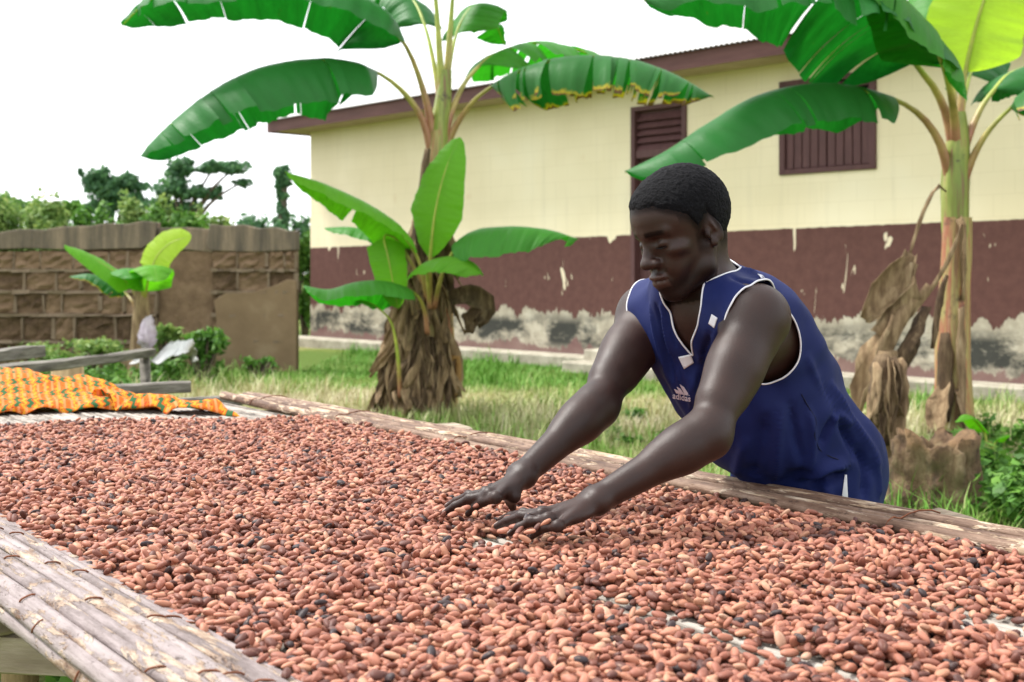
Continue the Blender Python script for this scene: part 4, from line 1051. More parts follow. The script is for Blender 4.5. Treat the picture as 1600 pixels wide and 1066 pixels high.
def bean_mesh(k):
    r = random.Random(90 + k); nu, nv = 12, 8; V, F = [(0, 0, 0)], []
    L, W, H = [(.0115, .0062, .0046), (.0108, .0066, .0050), (.0122, .0058, .0046), (.0100, .0062, .0052)][k]
    V = [(-L, 0, 0)]
    for i in range(1, nv):
        a = math.pi * i / nv; x = -math.cos(a); rr_ = math.sin(a) ** .85
        for q in range(nu):
            b = 2 * math.pi * q / nu
            eg = 1 + .18 * x
            V.append((x * L, math.cos(b) * W * rr_ * eg + .10 * W * (1 - x * x) * (1 if k % 2 else -1) + r.uniform(-.03, .03) * W, math.sin(b) * H * rr_ * (1 - .1 * x) * (1 if math.sin(b) > 0 else .85) + r.uniform(-.04, .04) * H))
    V.append((L, 0, 0))
    for q in range(nu): F.append((0, 1 + (q + 1) % nu, 1 + q)); e = 1 + (nv - 2) * nu; F.append((len(V) - 1, e + q, e + (q + 1) % nu))
    for i in range(nv - 2):
        for q in range(nu): a = 1 + i * nu; F.append((a + q, a + (q + 1) % nu, a + nu + (q + 1) % nu, a + nu + q))
    me = mesh_np('cocoa_bean', V, F); me.materials.append(BEAN); return me
bean_me = [bean_mesh(k) for k in range(4)]

bare = [frame_px(*p, MZ)[:2] + (ls, lt) for p, ls, lt in ((q_[0], q_[1] * 1.15, q_[2] * 1.45) for q_ in (
    ((1010, 968), .13, .022), ((1060, 990), .11, .018), ((1150, 1020), .16, .02), ((1230, 1038), .1, .016), ((780, 856), .045, .022), ((745, 862), .04, .015), ((840, 858), .05, .012),
    ((1120, 902), .05, .012), ((1565, 985), .09, .03), ((1590, 1010), .08, .02), ((1085, 897), .04, .01), ((505, 770), .05, .012), ((365, 742), .05, .010), ((130, 790), .025, .010),
    ((270, 745), .04, .01), ((1400, 1010), .07, .014), ((760, 830), .03, .012), ((1575, 875), .10, .02)))]
def bean_cover(s, t_):
    c = np.ones_like(s)
    for (a, b, ls, lt) in bare:
        c -= (1.5 + .9 * vnoise(np.c_[s, t_, 0 * s], 38, 9)) * np.exp(-(((s - a) / ls) ** 2 + ((t_ - b) / lt) ** 2) ** 1.5)
    return c
rb = np.random.default_rng(5)
pos, rot, scl = [], [], []
for layer in range(4):
    sp = [.0128, .0140, .0150, .017][layer]
    ss, tt = np.meshgrid(np.arange(-4.16, .55, sp), np.arange(.642, 1.852, sp))
    ss = ss.ravel() + rb.uniform(-.55, .55, ss.size) * sp; tt = tt.ravel() + rb.uniform(-.55, .55, tt.size) * sp
    edge_n = .035 * vnoise(np.c_[ss, tt, 0 * ss], 4.0, 44); far_n = .04 * vnoise(np.c_[tt, ss, 0 * ss], 7.0, 45)
    cov = bean_cover(ss, tt)
    thick = 0.5 + 0.6 * vnoise(np.c_[ss, tt, 0 * ss], 6.0, 41) + 0.45 * vnoise(np.c_[ss, tt, 0 * ss], 17.0, 42)
    edge = np.minimum(tt - .64, 1.853 - tt)
    p = [np.clip(.24 + 1.0 * cov, 0.20, .97), np.clip(.55 + .5 * thick, 0, .93) * (cov > .55), np.clip(-.15 + .7 * thick, 0, .85) * (cov > .75), np.clip(-.55 + .75 * thick, 0, .7) * (cov > .85)][layer]
    p = p * np.where(edge < .02 * (1 + layer), .35 if layer else .8, 1)
    keep = (rb.random(len(ss)) < p) & (ss > -3.90 + .34 * np.clip((tt - 1.0) / .85, 0, 1) + far_n) & (tt < 1.85 + np.minimum(edge_n, 0))
    ss, tt = ss[keep], tt[keep]; m = len(ss)
    z = MZ + .0095 + [0, .0065, .0125, .0185][layer] + rb.uniform(-.002, .002, m) + (.004 * np.clip(thick[keep], 0, 1) if layer else 0)
    pos.append(np.c_[ss, tt, z]); tl = [.15, .38, .5, .55][layer]
    rot.append(np.c_[rb.normal(0, .5, m), rb.normal(0, tl, m), rb.uniform(0, 2 * np.pi, m)])
    scl.append(rb.uniform(.72, 1.08, m))
ex = [(853, 817, .846), (840, 823, .838), (828, 831, .832), (823, 810, .846), (804, 823, .832), (795, 809, .836), (812, 829, .830), (719, 798, .835), (727, 794, .838), (745, 790, .840), (786, 829, .828), (812, 803, .838), (806, 838, .828), (820, 842, .828), (708, 804, .830), (742, 803, .832)]
exs = [frame_px(*e) + (e[2],) for e in ex]; pos.append(np.array(exs)); rot.append(np.c_[rb.normal(0, .5, len(ex)), rb.normal(0, .5, len(ex)), rb.uniform(0, 6.28, len(ex))]); scl.append(np.full(len(ex), .95))
pos, rot, scl = np.concatenate(pos), np.concatenate(rot), np.concatenate(scl)
wpos = np.c_[pos[:, 0] * UX + pos[:, 1] * NX, pos[:, 0] * UY + pos[:, 1] * NY, pos[:, 2]]
ppx = 800 + FPX * wpos[:, 0] / np.maximum(wpos[:, 1], .01); ppy = HOR + FPX * (CAMZ - wpos[:, 2]) / np.maximum(wpos[:, 1], .01)
cell = np.floor(np.c_[pos[:, 0], pos[:, 1]] / .016).astype(int); key = cell[:, 0] * 100003 + cell[:, 1]
order = np.lexsort((-pos[:, 2], key)); first = np.r_[True, key[order][1:] != key[order][:-1]]; is_top = np.zeros(len(pos), bool); is_top[order[first]] = True
cand = np.where((ppx > 5) & (ppx < 1595) & (ppy < 1060) & (ppy > 500) & (wpos[:, 1] > .5) & is_top)[0]
cand = cand[np.argsort(wpos[cand, 1])][:300]
mask = np.ones(len(pos), bool); mask[cand] = False
protos = []
for q, i in enumerate(cand):
    o = obj('cocoa_bean', bean_me[q % 4], None, None, 'single drying cocoa bean on top of the layer near the corner of the table closest to its plank border', 'cocoa bean', 'cocoa beans on the drying mat')
    o['label'] = 'reddish brown cocoa bean on the top of the drying layer'
    o.location = wpos[i]; o.rotation_euler = rot[i]; o.scale = (scl[i],) * 3
    if q < 4: protos.append(o)
me = bpy.data.meshes.new('cocoa_bean_layer'); pp = wpos[mask].astype(np.float32)
me.vertices.add(len(pp)); me.vertices.foreach_set('co', pp.ravel())
at = me.attributes.new('rot', 'FLOAT_VECTOR', 'POINT'); at.data.foreach_set('vector', rot[mask].astype(np.float32).ravel())
at = me.attributes.new('scl', 'FLOAT', 'POINT'); at.data.foreach_set('value', scl[mask].astype(np.float32))
at = me.attributes.new('pick', 'INT', 'POINT'); at.data.foreach_set('value', rb.integers(0, 4, len(pp)).astype(np.int32))
layer_o = obj('cocoa_bean_layer', me, None, None, 'dense layer of reddish brown cocoa beans spread over the mat', 'cocoa beans', None, 'stuff')
ng = bpy.data.node_groups.new('bean_scatter', 'GeometryNodeTree')
ng.interface.new_socket('Geometry', in_out='INPUT', socket_type='NodeSocketGeometry'); ng.interface.new_socket('Geometry', in_out='OUTPUT', socket_type='NodeSocketGeometry')
gi, go = ng.nodes.new('NodeGroupInput'), ng.nodes.new('NodeGroupOutput')
iop = ng.nodes.new('GeometryNodeInstanceOnPoints'); g2i = ng.nodes.new('GeometryNodeGeometryToInstance')
for p_ in protos[::-1]:
    oi_ = ng.nodes.new('GeometryNodeObjectInfo'); oi_.transform_space = 'ORIGINAL'; oi_.inputs['Object'].default_value = p_
    ng.links.new(oi_.outputs['Geometry'], g2i.inputs[0])
def named(nm, typ):
    nd = ng.nodes.new('GeometryNodeInputNamedAttribute'); nd.data_type = typ; nd.inputs['Name'].default_value = nm; return nd.outputs[0]
ng.links.new(gi.outputs[0], iop.inputs['Points']); ng.links.new(g2i.outputs[0], iop.inputs['Instance'])
iop.inputs['Pick Instance'].default_value = True
ng.links.new(named('pick', 'INT'), iop.inputs['Instance Index'])
e2r = ng.nodes.new('FunctionNodeEulerToRotation'); ng.links.new(named('rot', 'FLOAT_VECTOR'), e2r.inputs[0]); ng.links.new(e2r.outputs[0], iop.inputs['Rotation'])
ng.links.new(named('scl', 'FLOAT'), iop.inputs['Scale']); ng.links.new(iop.outputs[0], go.inputs[0])
md = layer_o.modifiers.new('scatter', 'NODES'); md.node_group = ng
print('beans', len(pos))

# ================================================================== RACK WITH CLOTH BEYOND THE TABLE
rack = thing('pole_rack', 'weathered grey poles of an empty drying rack behind the bright cloth', 'rack', (-1.9, 5.6, 0))
def RK(v): return v - Vector((-1.9, 5.6, 0))
GREYPOLE = simple('grey_pole', [(0.3, (0.05, 0.045, 0.036)), (0.5, (0.14, 0.128, 0.108)), (0.72, (0.25, 0.232, 0.20))], 4, 6, 0.9, 0.6, 0.01, (1.2, 9, 9))
def at_z(px, py, z): 
    Y = (CAMZ - z) * FPX / (py - HOR); return Vector(((px - 800) / FPX * Y, Y, z))
for k, (a, b, w, h) in enumerate([(at_z(-90, 592, .79), at_z(234, 552, .80), .075, .05), (at_z(-70, 585, .74), at_z(120, 566, .75), .06, .05), (at_z(-80, 566, .87), at_z(62, 548, .88), .07, .055),
                                  (at_z(60, 615, .74), at_z(298, 605, .75), .06, .052), (at_z(120, 642, .75), at_z(376, 625, .755), .06, .04)]):
    lumber('pole', RK(a), RK(b), w, h, GREYPOLE, rack, 40 + k)
for px, Y, top, r_ in ((105, 6.75, .76, .085), (226, 7.1, .775, .03), (-40, 5.75, .74, .05), (200, 5.45, .715, .03), (290, 4.95, .73, .035), (60, 4.75, .70, .04)):
    m_ = MB(); x = (px - 800) / FPX * Y
    m_.tube([(x, Y, -.1), (x + .015, Y, top * .5), (x, Y, top)], [r_ * 1.05, r_, r_ * .97], 10)
    o = m_.build('post', POSTM if r_ > .06 else GREYPOLE, rack, True); o.location = (1.9, -5.6, 0)

t = NT('orange_print_cloth'); uv = t.n('ShaderNodeUVMap'); u, v, _ = t.sep(uv.outputs[0])
def stripe(x, period, duty, off=0.0): return t.math('LESS_THAN', t.math('FRACT', t.math('ADD', t.math('DIVIDE', x, period), off)), duty)
zig = t.math('ADD', u, t.math('MULTIPLY', t.math('ABSOLUTE', t.math('SUBTRACT', t.math('FRACT', t.math('DIVIDE', v, .045)), .5)), .03))
band = stripe(v, .16, .5)
g = t.math('MULTIPLY', stripe(zig, .05, .38), band)
yel = stripe(zig, .05, .3, .45)
dots = t.n('ShaderNodeTexVoronoi', Scale=85); t.l(uv.outputs[0], dots.inputs['Vector'])
c = t.mix(yel, (0.50, 0.11, 0.012), (0.60, 0.25, 0.02))
c = t.mix(t.math('LESS_THAN', dots.outputs['Distance'], .28), c, (0.36, 0.03, 0.012))
c = t.mix(t.math('MULTIPLY', stripe(u, .03, .35), t.math('SUBTRACT', 1.0, band)), c, (0.58, 0.20, 0.07))
c = t.mix(g, c, (0.03, 0.10, 0.035))
t.color(c); t.set(Roughness=0.85, Specular__IOR__Level=0.15); CLOTH = t.m
def cloth(outline_t, s_near, s_far, hfun, seed):
    ns, nt_ = 70, 110; V, UV = [], []
    for i in range(ns):
        for j in range(nt_):
            b = j / (nt_ - 1); a = i / (ns - 1)
            tt_ = outline_t[0] + (outline_t[1] - outline_t[0]) * b
            s_ = s_near(b) + (s_far(b) - s_near(b)) * a
            V.append((s_, tt_, hfun(a, b, s_, tt_))); UV.append((tt_ * 1.25 + s_ * .3, s_ * 1.7))
    V = np.array(V)
    dn = .034 * vnoise(np.c_[V[:, 0] * 9 + V[:, 1] * 5, V[:, 1] * 3 - V[:, 0] * 2, 0 * V[:, 0]], 1, seed) + .012 * vnoise(V * 14, 1, seed + 1)
    V[:, 2] += np.abs(dn) * 1.3
    W = np.c_[V[:, 0] * UX + V[:, 1] * NX, V[:, 0] * UY + V[:, 1] * NY, V[:, 2]]
    ii = np.arange(ns * nt_).reshape(ns, nt_); F = np.stack([ii[:-1, :-1], ii[:-1, 1:], ii[1:, 1:], ii[1:, :-1]], -1).reshape(-1, 4)
    return W, F, np.array(UV, dtype=np.float32)
def main_h(a, b, s_, t_):
    edge = max(0, min(a / .08, 1, (1 - a) / .1, b / .06, (1 - b) / .08))
    pile = .10 * math.exp(-((s_ + 5.0) / .22) ** 2) * max(0, 1 - max(0, t_ - 1.15) / .38) + .035 * math.exp(-((s_ + 4.62 + .2 * (t_ - 1.3)) / .09) ** 2)
    return .788 + .030 * edge ** .6 + pile * min(1, edge * 1.5)
W1, F1, U1 = cloth((.45, 1.60), lambda b: -4.40 + .24 * b + .02 * math.sin(b * 9), lambda b: -5.35 + (.45 * max(0, b - .55) / .45) ** 1.0 + .35 * max(0, b - .8) / .2, main_h, 61)
def tail_h(a, b, s_, t_):
    edge = max(0, min(a / .25, 1, (1 - a) / .25, (1 - b) / .12))
    return .788 + .040 * edge ** .6 * (1 - .3 * b)
W2, F2, U2 = cloth((1.42, 1.70), lambda b: -4.14 + .36 * b - .02 * math.sin(b * 9), lambda b: -4.42 + .42 * b + .03 * math.sin(b * 12), tail_h, 67)
W = np.concatenate([W1, W2]); F = np.concatenate([F1, F2 + len(W1)]); UV = np.concatenate([U1, U2])
me = mesh_np('patterned_cloth', W, F); ul = me.uv_layers.new(name='UVMap'); li = np.empty(len(me.loops), dtype=np.int32); me.loops.foreach_get('vertex_index', li); ul.data.foreach_set('uv', UV[li].ravel())
o = obj('patterned_cloth', me, CLOTH, None, 'crumpled orange, yellow and green print cloth at the far end of the mat', 'cloth')
sm = o.modifiers.new('thick', 'SOLIDIFY'); sm.thickness = .003
# the far mat end carries on under the cloth on its own short sticks
under = thing('drying_mat', 'shorter pale cane mat lying under the orange print cloth', 'mat', (TLOC.x, TLOC.y, .766), TROT)
for k in range(30):
    me_ = flat_v[k % 5]
    o = obj('stick', me_, None, under); o.location = (-5.55 - S0 + rt.uniform(-.03, .03), .24 + .05 * k - T0, 0); o.scale = (.22, 2.2, 1)

# ================================================================== STUMP, SHEET, BAG
Yst = 6.55
stump = thing('tree_stump', 'rotting mossy tree stump beside the dried banana stem', 'stump', (P(1460, 425, Yst).x, Yst, 0))
rq = np.random.default_rng(8); n_a, n_h = 48, 22; V, F = [], []
for i in range(n_h):
    f = i / (n_h - 1)
    for k in range(n_a):
        a = 2 * math.pi * k / n_a
        lob = .035 * math.sin(3 * a + .6) + .03 * math.sin(5 * a + 2) + .02 * math.sin(9 * a)
        r_ = .185 + lob * (1.2 - .5 * f) + .06 * (1 - f) ** 2.5
        V.append((r_ * math.cos(a), r_ * math.sin(a), -.06 + f * (.46 + .035 * math.sin(2 * a + 1) + .025 * math.sin(7 * a))))
for j, q in enumerate((.86, .62, .35, .0)):
    for k in range(n_a):
        a = 2 * math.pi * k / n_a; b_ = V[(n_h - 1) * n_a + k]
        V.append((b_[0] * q, b_[1] * q, b_[2] * .9 + .02 * q + (-.055 if j else -.01) + .03 * math.sin(4 * a + j) + .05 * (.4 - abs(q - .4))))
V = np.array(V); nn = vnoise(V, 16, 3) * .020 + vnoise(V, 45, 4) * .010
V[:, :2] *= (1 + nn / .2)[:, None]; V[:, 2] += np.where(V[:, 2] > .3, nn * 1.4, 0)
for i in range(n_h + 3):
    for k in range(n_a): F.append((i * n_a + k, i * n_a + (k + 1) % n_a, (i + 1) * n_a + (k + 1) % n_a, (i + 1) * n_a + k))
t = NT('rotten_wood'); v = t.coord('Object', (5, 5, 1.1)); n1 = t.noise(v, 2.4, 6, 0.7); n2 = t.noise(t.coord('Object'), 7, 6, 0.7); Z_ = t.sep(t.coord('Object'))[2]
c = t.ramp(n1, [(0.34, (0.025, 0.014, 0.008)), (0.46, (0.085, 0.048, 0.024)), (0.58, (0.15, 0.10, 0.05)), (0.72, (0.24, 0.18, 0.10))])
c = t.mix(t.ramp(n2, [(0.45, 0.0), (0.65, 0.5)]), c, (0.09, 0.09, 0.03))
c = t.mix(t.ramp(t.math('ADD', Z_, t.math('MULTIPLY', n2, .12)), [(0.40, 0.0), (0.45, 0.8)]), c, t.ramp(n2, [(0.35, (0.045, 0.027, 0.016)), (0.6, (0.24, 0.14, 0.07))]))
t.color(c); t.set(Roughness=0.95); t.bump(t.math('ADD', n1, n2), 0.9, 0.03)
obj('trunk', mesh_np('trunk', V, F), t.m, stump)
# young shoot by the stump
sp_ = thing('banana_shoot', 'small purple-stemmed banana shoot right of the stump', 'banana shoot', (P(1542, 425, 7.4).x, 7.4, 0))
stem(sp_, [(sp_.location.x, 7.4, -.03), P(1541, 715, 7.4), P(1545, 690, 7.4)], [.04, .032, .018], STEM_UP, 3)
banana_leaf(sp_, PL(7.4, (1538, 675), (1522, 655, -.05), (1508, 648, -.1), (1492, 660, -.12)), .07, BL_YOUNG, PL(7.4, (1544, 720), (1542, 695), (1538, 675)), (45, 45), seed=61, r0=.012, r1=.007)
banana_leaf(sp_, PL(7.4, (1556, 690), (1566, 682, -.05), (1578, 680, -.1)), .04, BL_YOUNG, PL(7.4, (1545, 720), (1550, 702), (1556, 690)), (45, 45), seed=62, r0=.012, r1=.006)

def crumple(name, loc, size, seed, mat, label, cat, kind='sheet'):
    n = 26; r = np.random.default_rng(seed); V = []
    for i in range(n):
        for j in range(n):
            a, b = i / (n - 1) - .5, j / (n - 1) - .5
            if kind == 'sheet': V.append((a * size[0], b * size[1], size[2] * (.55 - 1.1 * a * a - .8 * b * b) + .3 * size[2] * math.sin(5 * a + 3 * b)))
            else:
                th, ph_ = 2 * math.pi * i / (n - 1), math.pi * j / (n - 1)
                V.append((size[0] * math.sin(ph_) * math.cos(th) * (1 - .35 * math.cos(ph_)), size[1] * math.sin(ph_) * math.sin(th) * (1 - .35 * math.cos(ph_)), size[2] * math.cos(ph_)))
    V = np.array(V); d = vnoise(V, 4 / max(size), seed) * .22 * max(size) + np.abs(vnoise(V, 9 / max(size), seed + 1)) * .12 * max(size)
    V[:, 2] += d * .8; V[:, 0] += d * .7; V[:, 1] += vnoise(V, 6 / max(size), seed + 3) * .1 * max(size)
    if kind != 'sheet':
        V = V.reshape(n, n, 3); V[-1] = V[0]; V[:, 0] = V[0, 0]; V[:, -1] = V[0, -1]; V = V.reshape(-1, 3)
    V[:, 2] = np.maximum(V[:, 2], -loc[2] + .005)
    ii = np.arange(n * n).reshape(n, n); F = np.stack([ii[:-1, :-1], ii[:-1, 1:], ii[1:, 1:], ii[1:, :-1]], -1).reshape(-1, 4)
    o = obj(name, mesh_np(name, V, F), mat, None, label, cat, loc=loc)
    if kind == 'sheet': sm = o.modifiers.new('thick', 'SOLIDIFY'); sm.thickness = .006
    return o
WHITEP = simple('dirty_white_plastic', [(0.3, (0.36, 0.35, 0.34)), (0.6, (0.62, 0.62, 0.62)), (0.8, (0.72, 0.72, 0.72))], 4, rough=0.4, bump=0.3)
PINKP = simple('mauve_plastic_bag', [(0.3, (0.32, 0.26, 0.32)), (0.6, (0.50, 0.43, 0.50)), (0.8, (0.66, 0.62, 0.66))], 5, rough=0.35, bump=0.3, stretch=(4, 4, 1))
lc = P(258, 548, 13.7); o = crumple('plastic_sheet', (lc.x, lc.y, .26), (.52, .5, .26), 71, WHITEP, 'crumpled dirty white plastic sheet on the ground behind the young banana plant', 'plastic sheet')
lc = P(230, 520, 13.75); o = crumple('plastic_bag', (lc.x, lc.y, lc.z), (.095, .095, .17), 72, PINKP, 'mauve and white plastic bag tied to the young banana stem', 'bag', 'bag')

# ================================================================== THE MAN
# ---- signed-distance modelling: smooth unions sampled sparsely, meshed with surface nets
A3 = lambda *v: np.array(v, dtype=np.float64)
class SDF:
    def __init__(s): s.ops = []
    def cone(s, a, b, ra, rb, k=.02, mode='add', sq=None):
        """round cone between two points"""
        s.ops.append(('cone', np.array(a, float), np.array(b, float), ra, rb, k, mode)); return s
    def ell(s, c, r, R=None, k=.02, mode='add'):
        s.ops.append(('ell', np.array(c, float), np.array(r, float), np.eye(3) if R is None else np.array(R, float), None, k, mode)); return s
    def bound(s, op):
        if op[0] == 'cone':
            lo = np.minimum(op[1] - op[3], op[2] - op[4]); hi = np.maximum(op[1] + op[3], op[2] + op[4])
            lo = np.minimum(lo, np.minimum(op[1], op[2]) - max(op[3], op[4])); hi = np.maximum(hi, np.maximum(op[1], op[2]) + max(op[3], op[4]))
        else:
            ext = np.abs(op[3].T) @ op[2] if op[3] is not None else op[2]
            lo, hi = op[1] - ext, op[1] + ext
        return lo, hi
    def prim(s, op, p):
        if op[0] == 'cone':
            _, a, b, ra, rb, k, m = op
            ba = b - a; l2 = ba @ ba; rr_ = ra - rb; a2 = max(l2 - rr_ * rr_, 1e-12); il2 = 1 / l2
            pa = p - a; y = pa @ ba; z = y - l2; x2 = ((pa * l2 - np.outer(y, ba)) ** 2).sum(1); y2 = y * y * l2; z2 = z * z * l2
            kk = np.sign(rr_) * rr_ * rr_ * x2
            d = (np.sqrt(x2 * a2 * il2) + y * rr_) * il2 - ra
            d = np.where(np.sign(z) * a2 * z2 > kk, np.sqrt(x2 + z2) * il2 - rb, d)
            return np.where((np.sign(y) * a2 * y2 < kk) & ~(np.sign(z) * a2 * z2 > kk), np.sqrt(x2 + y2) * il2 - ra, d)
        _, c, r, R, _, k, m = op
        q = (p - c) @ R.T
        k0 = np.sqrt(((q / r) ** 2).sum(1)); k1 = np.sqrt(((q / (r * r)) ** 2).sum(1)) + 1e-9
        return k0 * (k0 - 1) / k1
    def ev(s, p):
        """evaluated group by group so each group only meets the shapes near it"""
        out = np.full(len(p), 1.0)
        if not hasattr(s, 'bb'): s.bb = [s.bound(o) for o in s.ops]
        LO = np.array([b[0] for b in s.bb]) - np.array([.05 + o[5] for o in s.ops])[:, None]
        HI = np.array([b[1] for b in s.bb]) + np.array([.05 + o[5] for o in s.ops])[:, None]
        c = np.floor((p - p.min(0)) / .07).astype(np.int64); key = (c[:, 0] * 4096 + c[:, 1]) * 4096 + c[:, 2]
        order = np.argsort(key, kind='stable'); ks = key[order]
        st = np.flatnonzero(np.r_[True, ks[1:] != ks[:-1]]); en = np.r_[st[1:], len(ks)]
        for i0, i1 in zip(st, en):
            idx = order[i0:i1]; q = p[idx]; lo, hi = q.min(0), q.max(0)
            d = np.full(len(q), 1.0)
            for j in np.flatnonzero(np.all((LO < hi) & (HI > lo), axis=1)):
                op = s.ops[j]; k = op[5]; v = s.prim(op, q)
                if op[6] == 'add':
                    h = np.maximum(k - np.abs(d - v), 0) / k; d = np.minimum(d, v) - h * h * k * .25
                else:
                    h = np.maximum(k - np.abs(d + v), 0) / k; d = np.maximum(d, -v) + h * h * k * .25
            out[idx] = d
        return out

def surface_nets(fn, lo, hi, cell, coarse=8):
    """sparse surface nets: fn(points)->distance; returns verts, quads"""
    lo = np.array(lo, float); B = cell * coarse
    nb = np.ceil((np.array(hi) - lo) / B).astype(int)
    g = np.stack(np.meshgrid(*[np.arange(n) for n in nb], indexing='ij'), -1).reshape(-1, 3)
    d = fn(lo + (g + .5) * B)
    act = g[np.abs(d) < B * 1.15]
    o = np.stack(np.meshgrid(*[np.arange(coarse + 1)] * 3, indexing='ij'), -1).reshape(-1, 3)
    ids, vals = [], []
    N = nb * coarse + 2
    def key(c): return (c[:, 0] * N[1] + c[:, 1]) * N[2] + c[:, 2]
    gi_ = (act[:, None, :] * coarse + o[None]).reshape(-1, 3)
    kk = key(gi_); uq, first = np.unique(kk, return_index=True); gi_ = gi_[first]
    val = np.concatenate([fn(lo + gi_[i:i + 400000] * cell) for i in range(0, len(gi_), 400000)])
    # cells
    def look(keys):
        j = np.searchsorted(uq, keys); j = np.minimum(j, len(uq) - 1); ok = uq[j] == keys; return j, ok
    off = np.array([(x, y, z) for x in (0, 1) for y in (0, 1) for z in (0, 1)])
    corner = np.empty((len(gi_), 8)); valid = np.ones(len(gi_), bool)
    for q, o_ in enumerate(off):
        j, ok = look(key(gi_ + o_)); corner[:, q] = val[j]; valid &= ok
    inside = corner < 0; sgn = inside.any(1) & ~inside.all(1) & valid
    C, G = corner[sgn], gi_[sgn]
    acc = np.zeros((len(G), 3)); cnt = np.zeros(len(G))
    for a in range(8):
        for b in range(a + 1, 8):
            if np.abs(off[a] - off[b]).sum() != 1: continue
            cr = (C[:, a] < 0) != (C[:, b] < 0)
            t_ = np.where(cr, C[:, a] / np.where(cr, C[:, a] - C[:, b], 1), 0)
            acc += np.where(cr[:, None], off[a] + t_[:, None] * (off[b] - off[a]), 0); cnt += cr
    verts = lo + (G + acc / cnt[:, None]) * cell
    ck = key(G); so = np.argsort(ck); ck_s = ck[so]
    def cellidx(c):
        k_ = key(c); j = np.minimum(np.searchsorted(ck_s, k_), len(ck_s) - 1); return np.where(ck_s[j] == k_, so[j], -1)
    quads = []
    for ax in range(3):
        e = np.zeros(3, int); e[ax] = 1; u_, v_ = np.eye(3, dtype=int)[(ax + 1) % 3], np.eye(3, dtype=int)[(ax + 2) % 3]
        j, ok = look(key(gi_ + e)); s0, s1 = val < 0, val[j] < 0
        m = ok & (s0 != s1); g_ = gi_[m]
        q = np.stack([cellidx(g_ - u_ - v_), cellidx(g_ - v_), cellidx(g_), cellidx(g_ - u_)], 1)
        flip = s0[m]
        q = np.where(flip[:, None], q, q[:, ::-1]); quads.append(q[(q >= 0).all(1)])
    return verts, np.concatenate(quads)

# ---- joints (world metres)
V3 = lambda v: np.array([v[0], v[1], v[2]])
uD, nD, zD = A3(UX, UY, 0), A3(NX, NY, 0), A3(0, 0, 1)             # his left, his back, up
fD = -nD
PEL = A3(.628, 2.730, .885)
SHL, SHR = A3(.4460, 2.345, 1.163), A3(.278, 2.635, 1.158)
SHM = (SHL + SHR) / 2
ELL, WRL = V3(P(1104, 681, 2.21)), A3(.139, 2.137, .868)
ELR, WRR = V3(P(932, 636, 2.45)), A3(.0173, 2.3125, .882)
HEADC = V3(P(1066, 350, 2.42))
spine = SHM - PEL; spine_l = np.linalg.norm(spine); spD = spine / spine_l
ya = math.atan2(nD[1], nD[0]) + math.radians(12); uT = A3(math.sin(ya), -math.cos(ya), 0)   # chest turned a little to his left
uB = uT - spD * (uT @ spD); uB /= np.linalg.norm(uB)
frD = np.cross(spD, uB)                                              # chest-forward, square to the spine
if frD @ fD < 0: frD = -frD
RB = np.stack([uB, frD, spD])                                        # body axes: left, front, along spine
def bp(l, f, a): return PEL + uB * l + frD * f + spD * a            # point in body axes

torso = SDF()
def build_torso(S, g=0.0):
    S.ell(bp(0, .012, .0), (.140 + g, .100 + g, .10 + g), RB, .06)        # pelvis
    S.ell(bp(0, -.008, .17), (.126 + g, .092 + g, .16 + g), RB, .06)    # waist
    S.ell(bp(0, -.028, .33), (.148 + g, .102 + g, .16 + g), RB, .06)    # chest
    S.ell(bp(0, -.050, .40), (.135 + g, .075 + g, .10 + g), RB, .05)    # upper back
    for sg in (-1, 1):
        S.ell(bp(.07 * sg, .018, .385), (.072 + g, .050 + g, .065 + g), RB, .05)    # pectoral
        S.ell(bp(.09 * sg, -.055, .32), (.062 + g, .055 + g, .12 + g), RB, .05)     # latissimus
    return S
build_torso(torso)
# neck and trapezius
yaw, pit = math.atan2(-.46, -.888), math.radians(22)
hf = A3(math.cos(yaw) * math.cos(pit), math.sin(yaw) * math.cos(pit), -math.sin(pit)); hl = A3(-math.sin(yaw), math.cos(yaw), 0); hu = np.cross(hf, hl)
roll = math.radians(3); hl, hu = hl * math.cos(roll) + hu * math.sin(roll), hu * math.cos(roll) - hl * math.sin(roll)
RH = np.stack([hf, hl, hu])
def hp(f, l, u): return HEADC + (hf * f + hl * l + hu * u) * .01      # head axes in cm
NB = SHM + spD * .030 - frD * .040
body = SDF(); build_torso(body)
body.cone(NB, hp(-2.8, 0, -4.5), .058, .049, .04)
body.cone(NB + frD * .02, hp(.2, 0, -7.5), .045, .040, .03)
for SH in (SHL, SHR):
    body.cone(NB + spD * .02 - frD * .015, SH + zD * .012, .040, .034, .05)  # trapezius to acromion
    body.cone(SHM - frD * .01, SH, .052, .047, .05)
    body.ell(SH + zD * .002, (.053, .053, .053), None, .03)              # deltoid
def limb(S, a, b, ra, rb, rm, fm=.4, k=.02):
    m = a + (b - a) * fm; S.cone(a, m, ra, rm, k); S.cone(m, b, rm, rb, k)
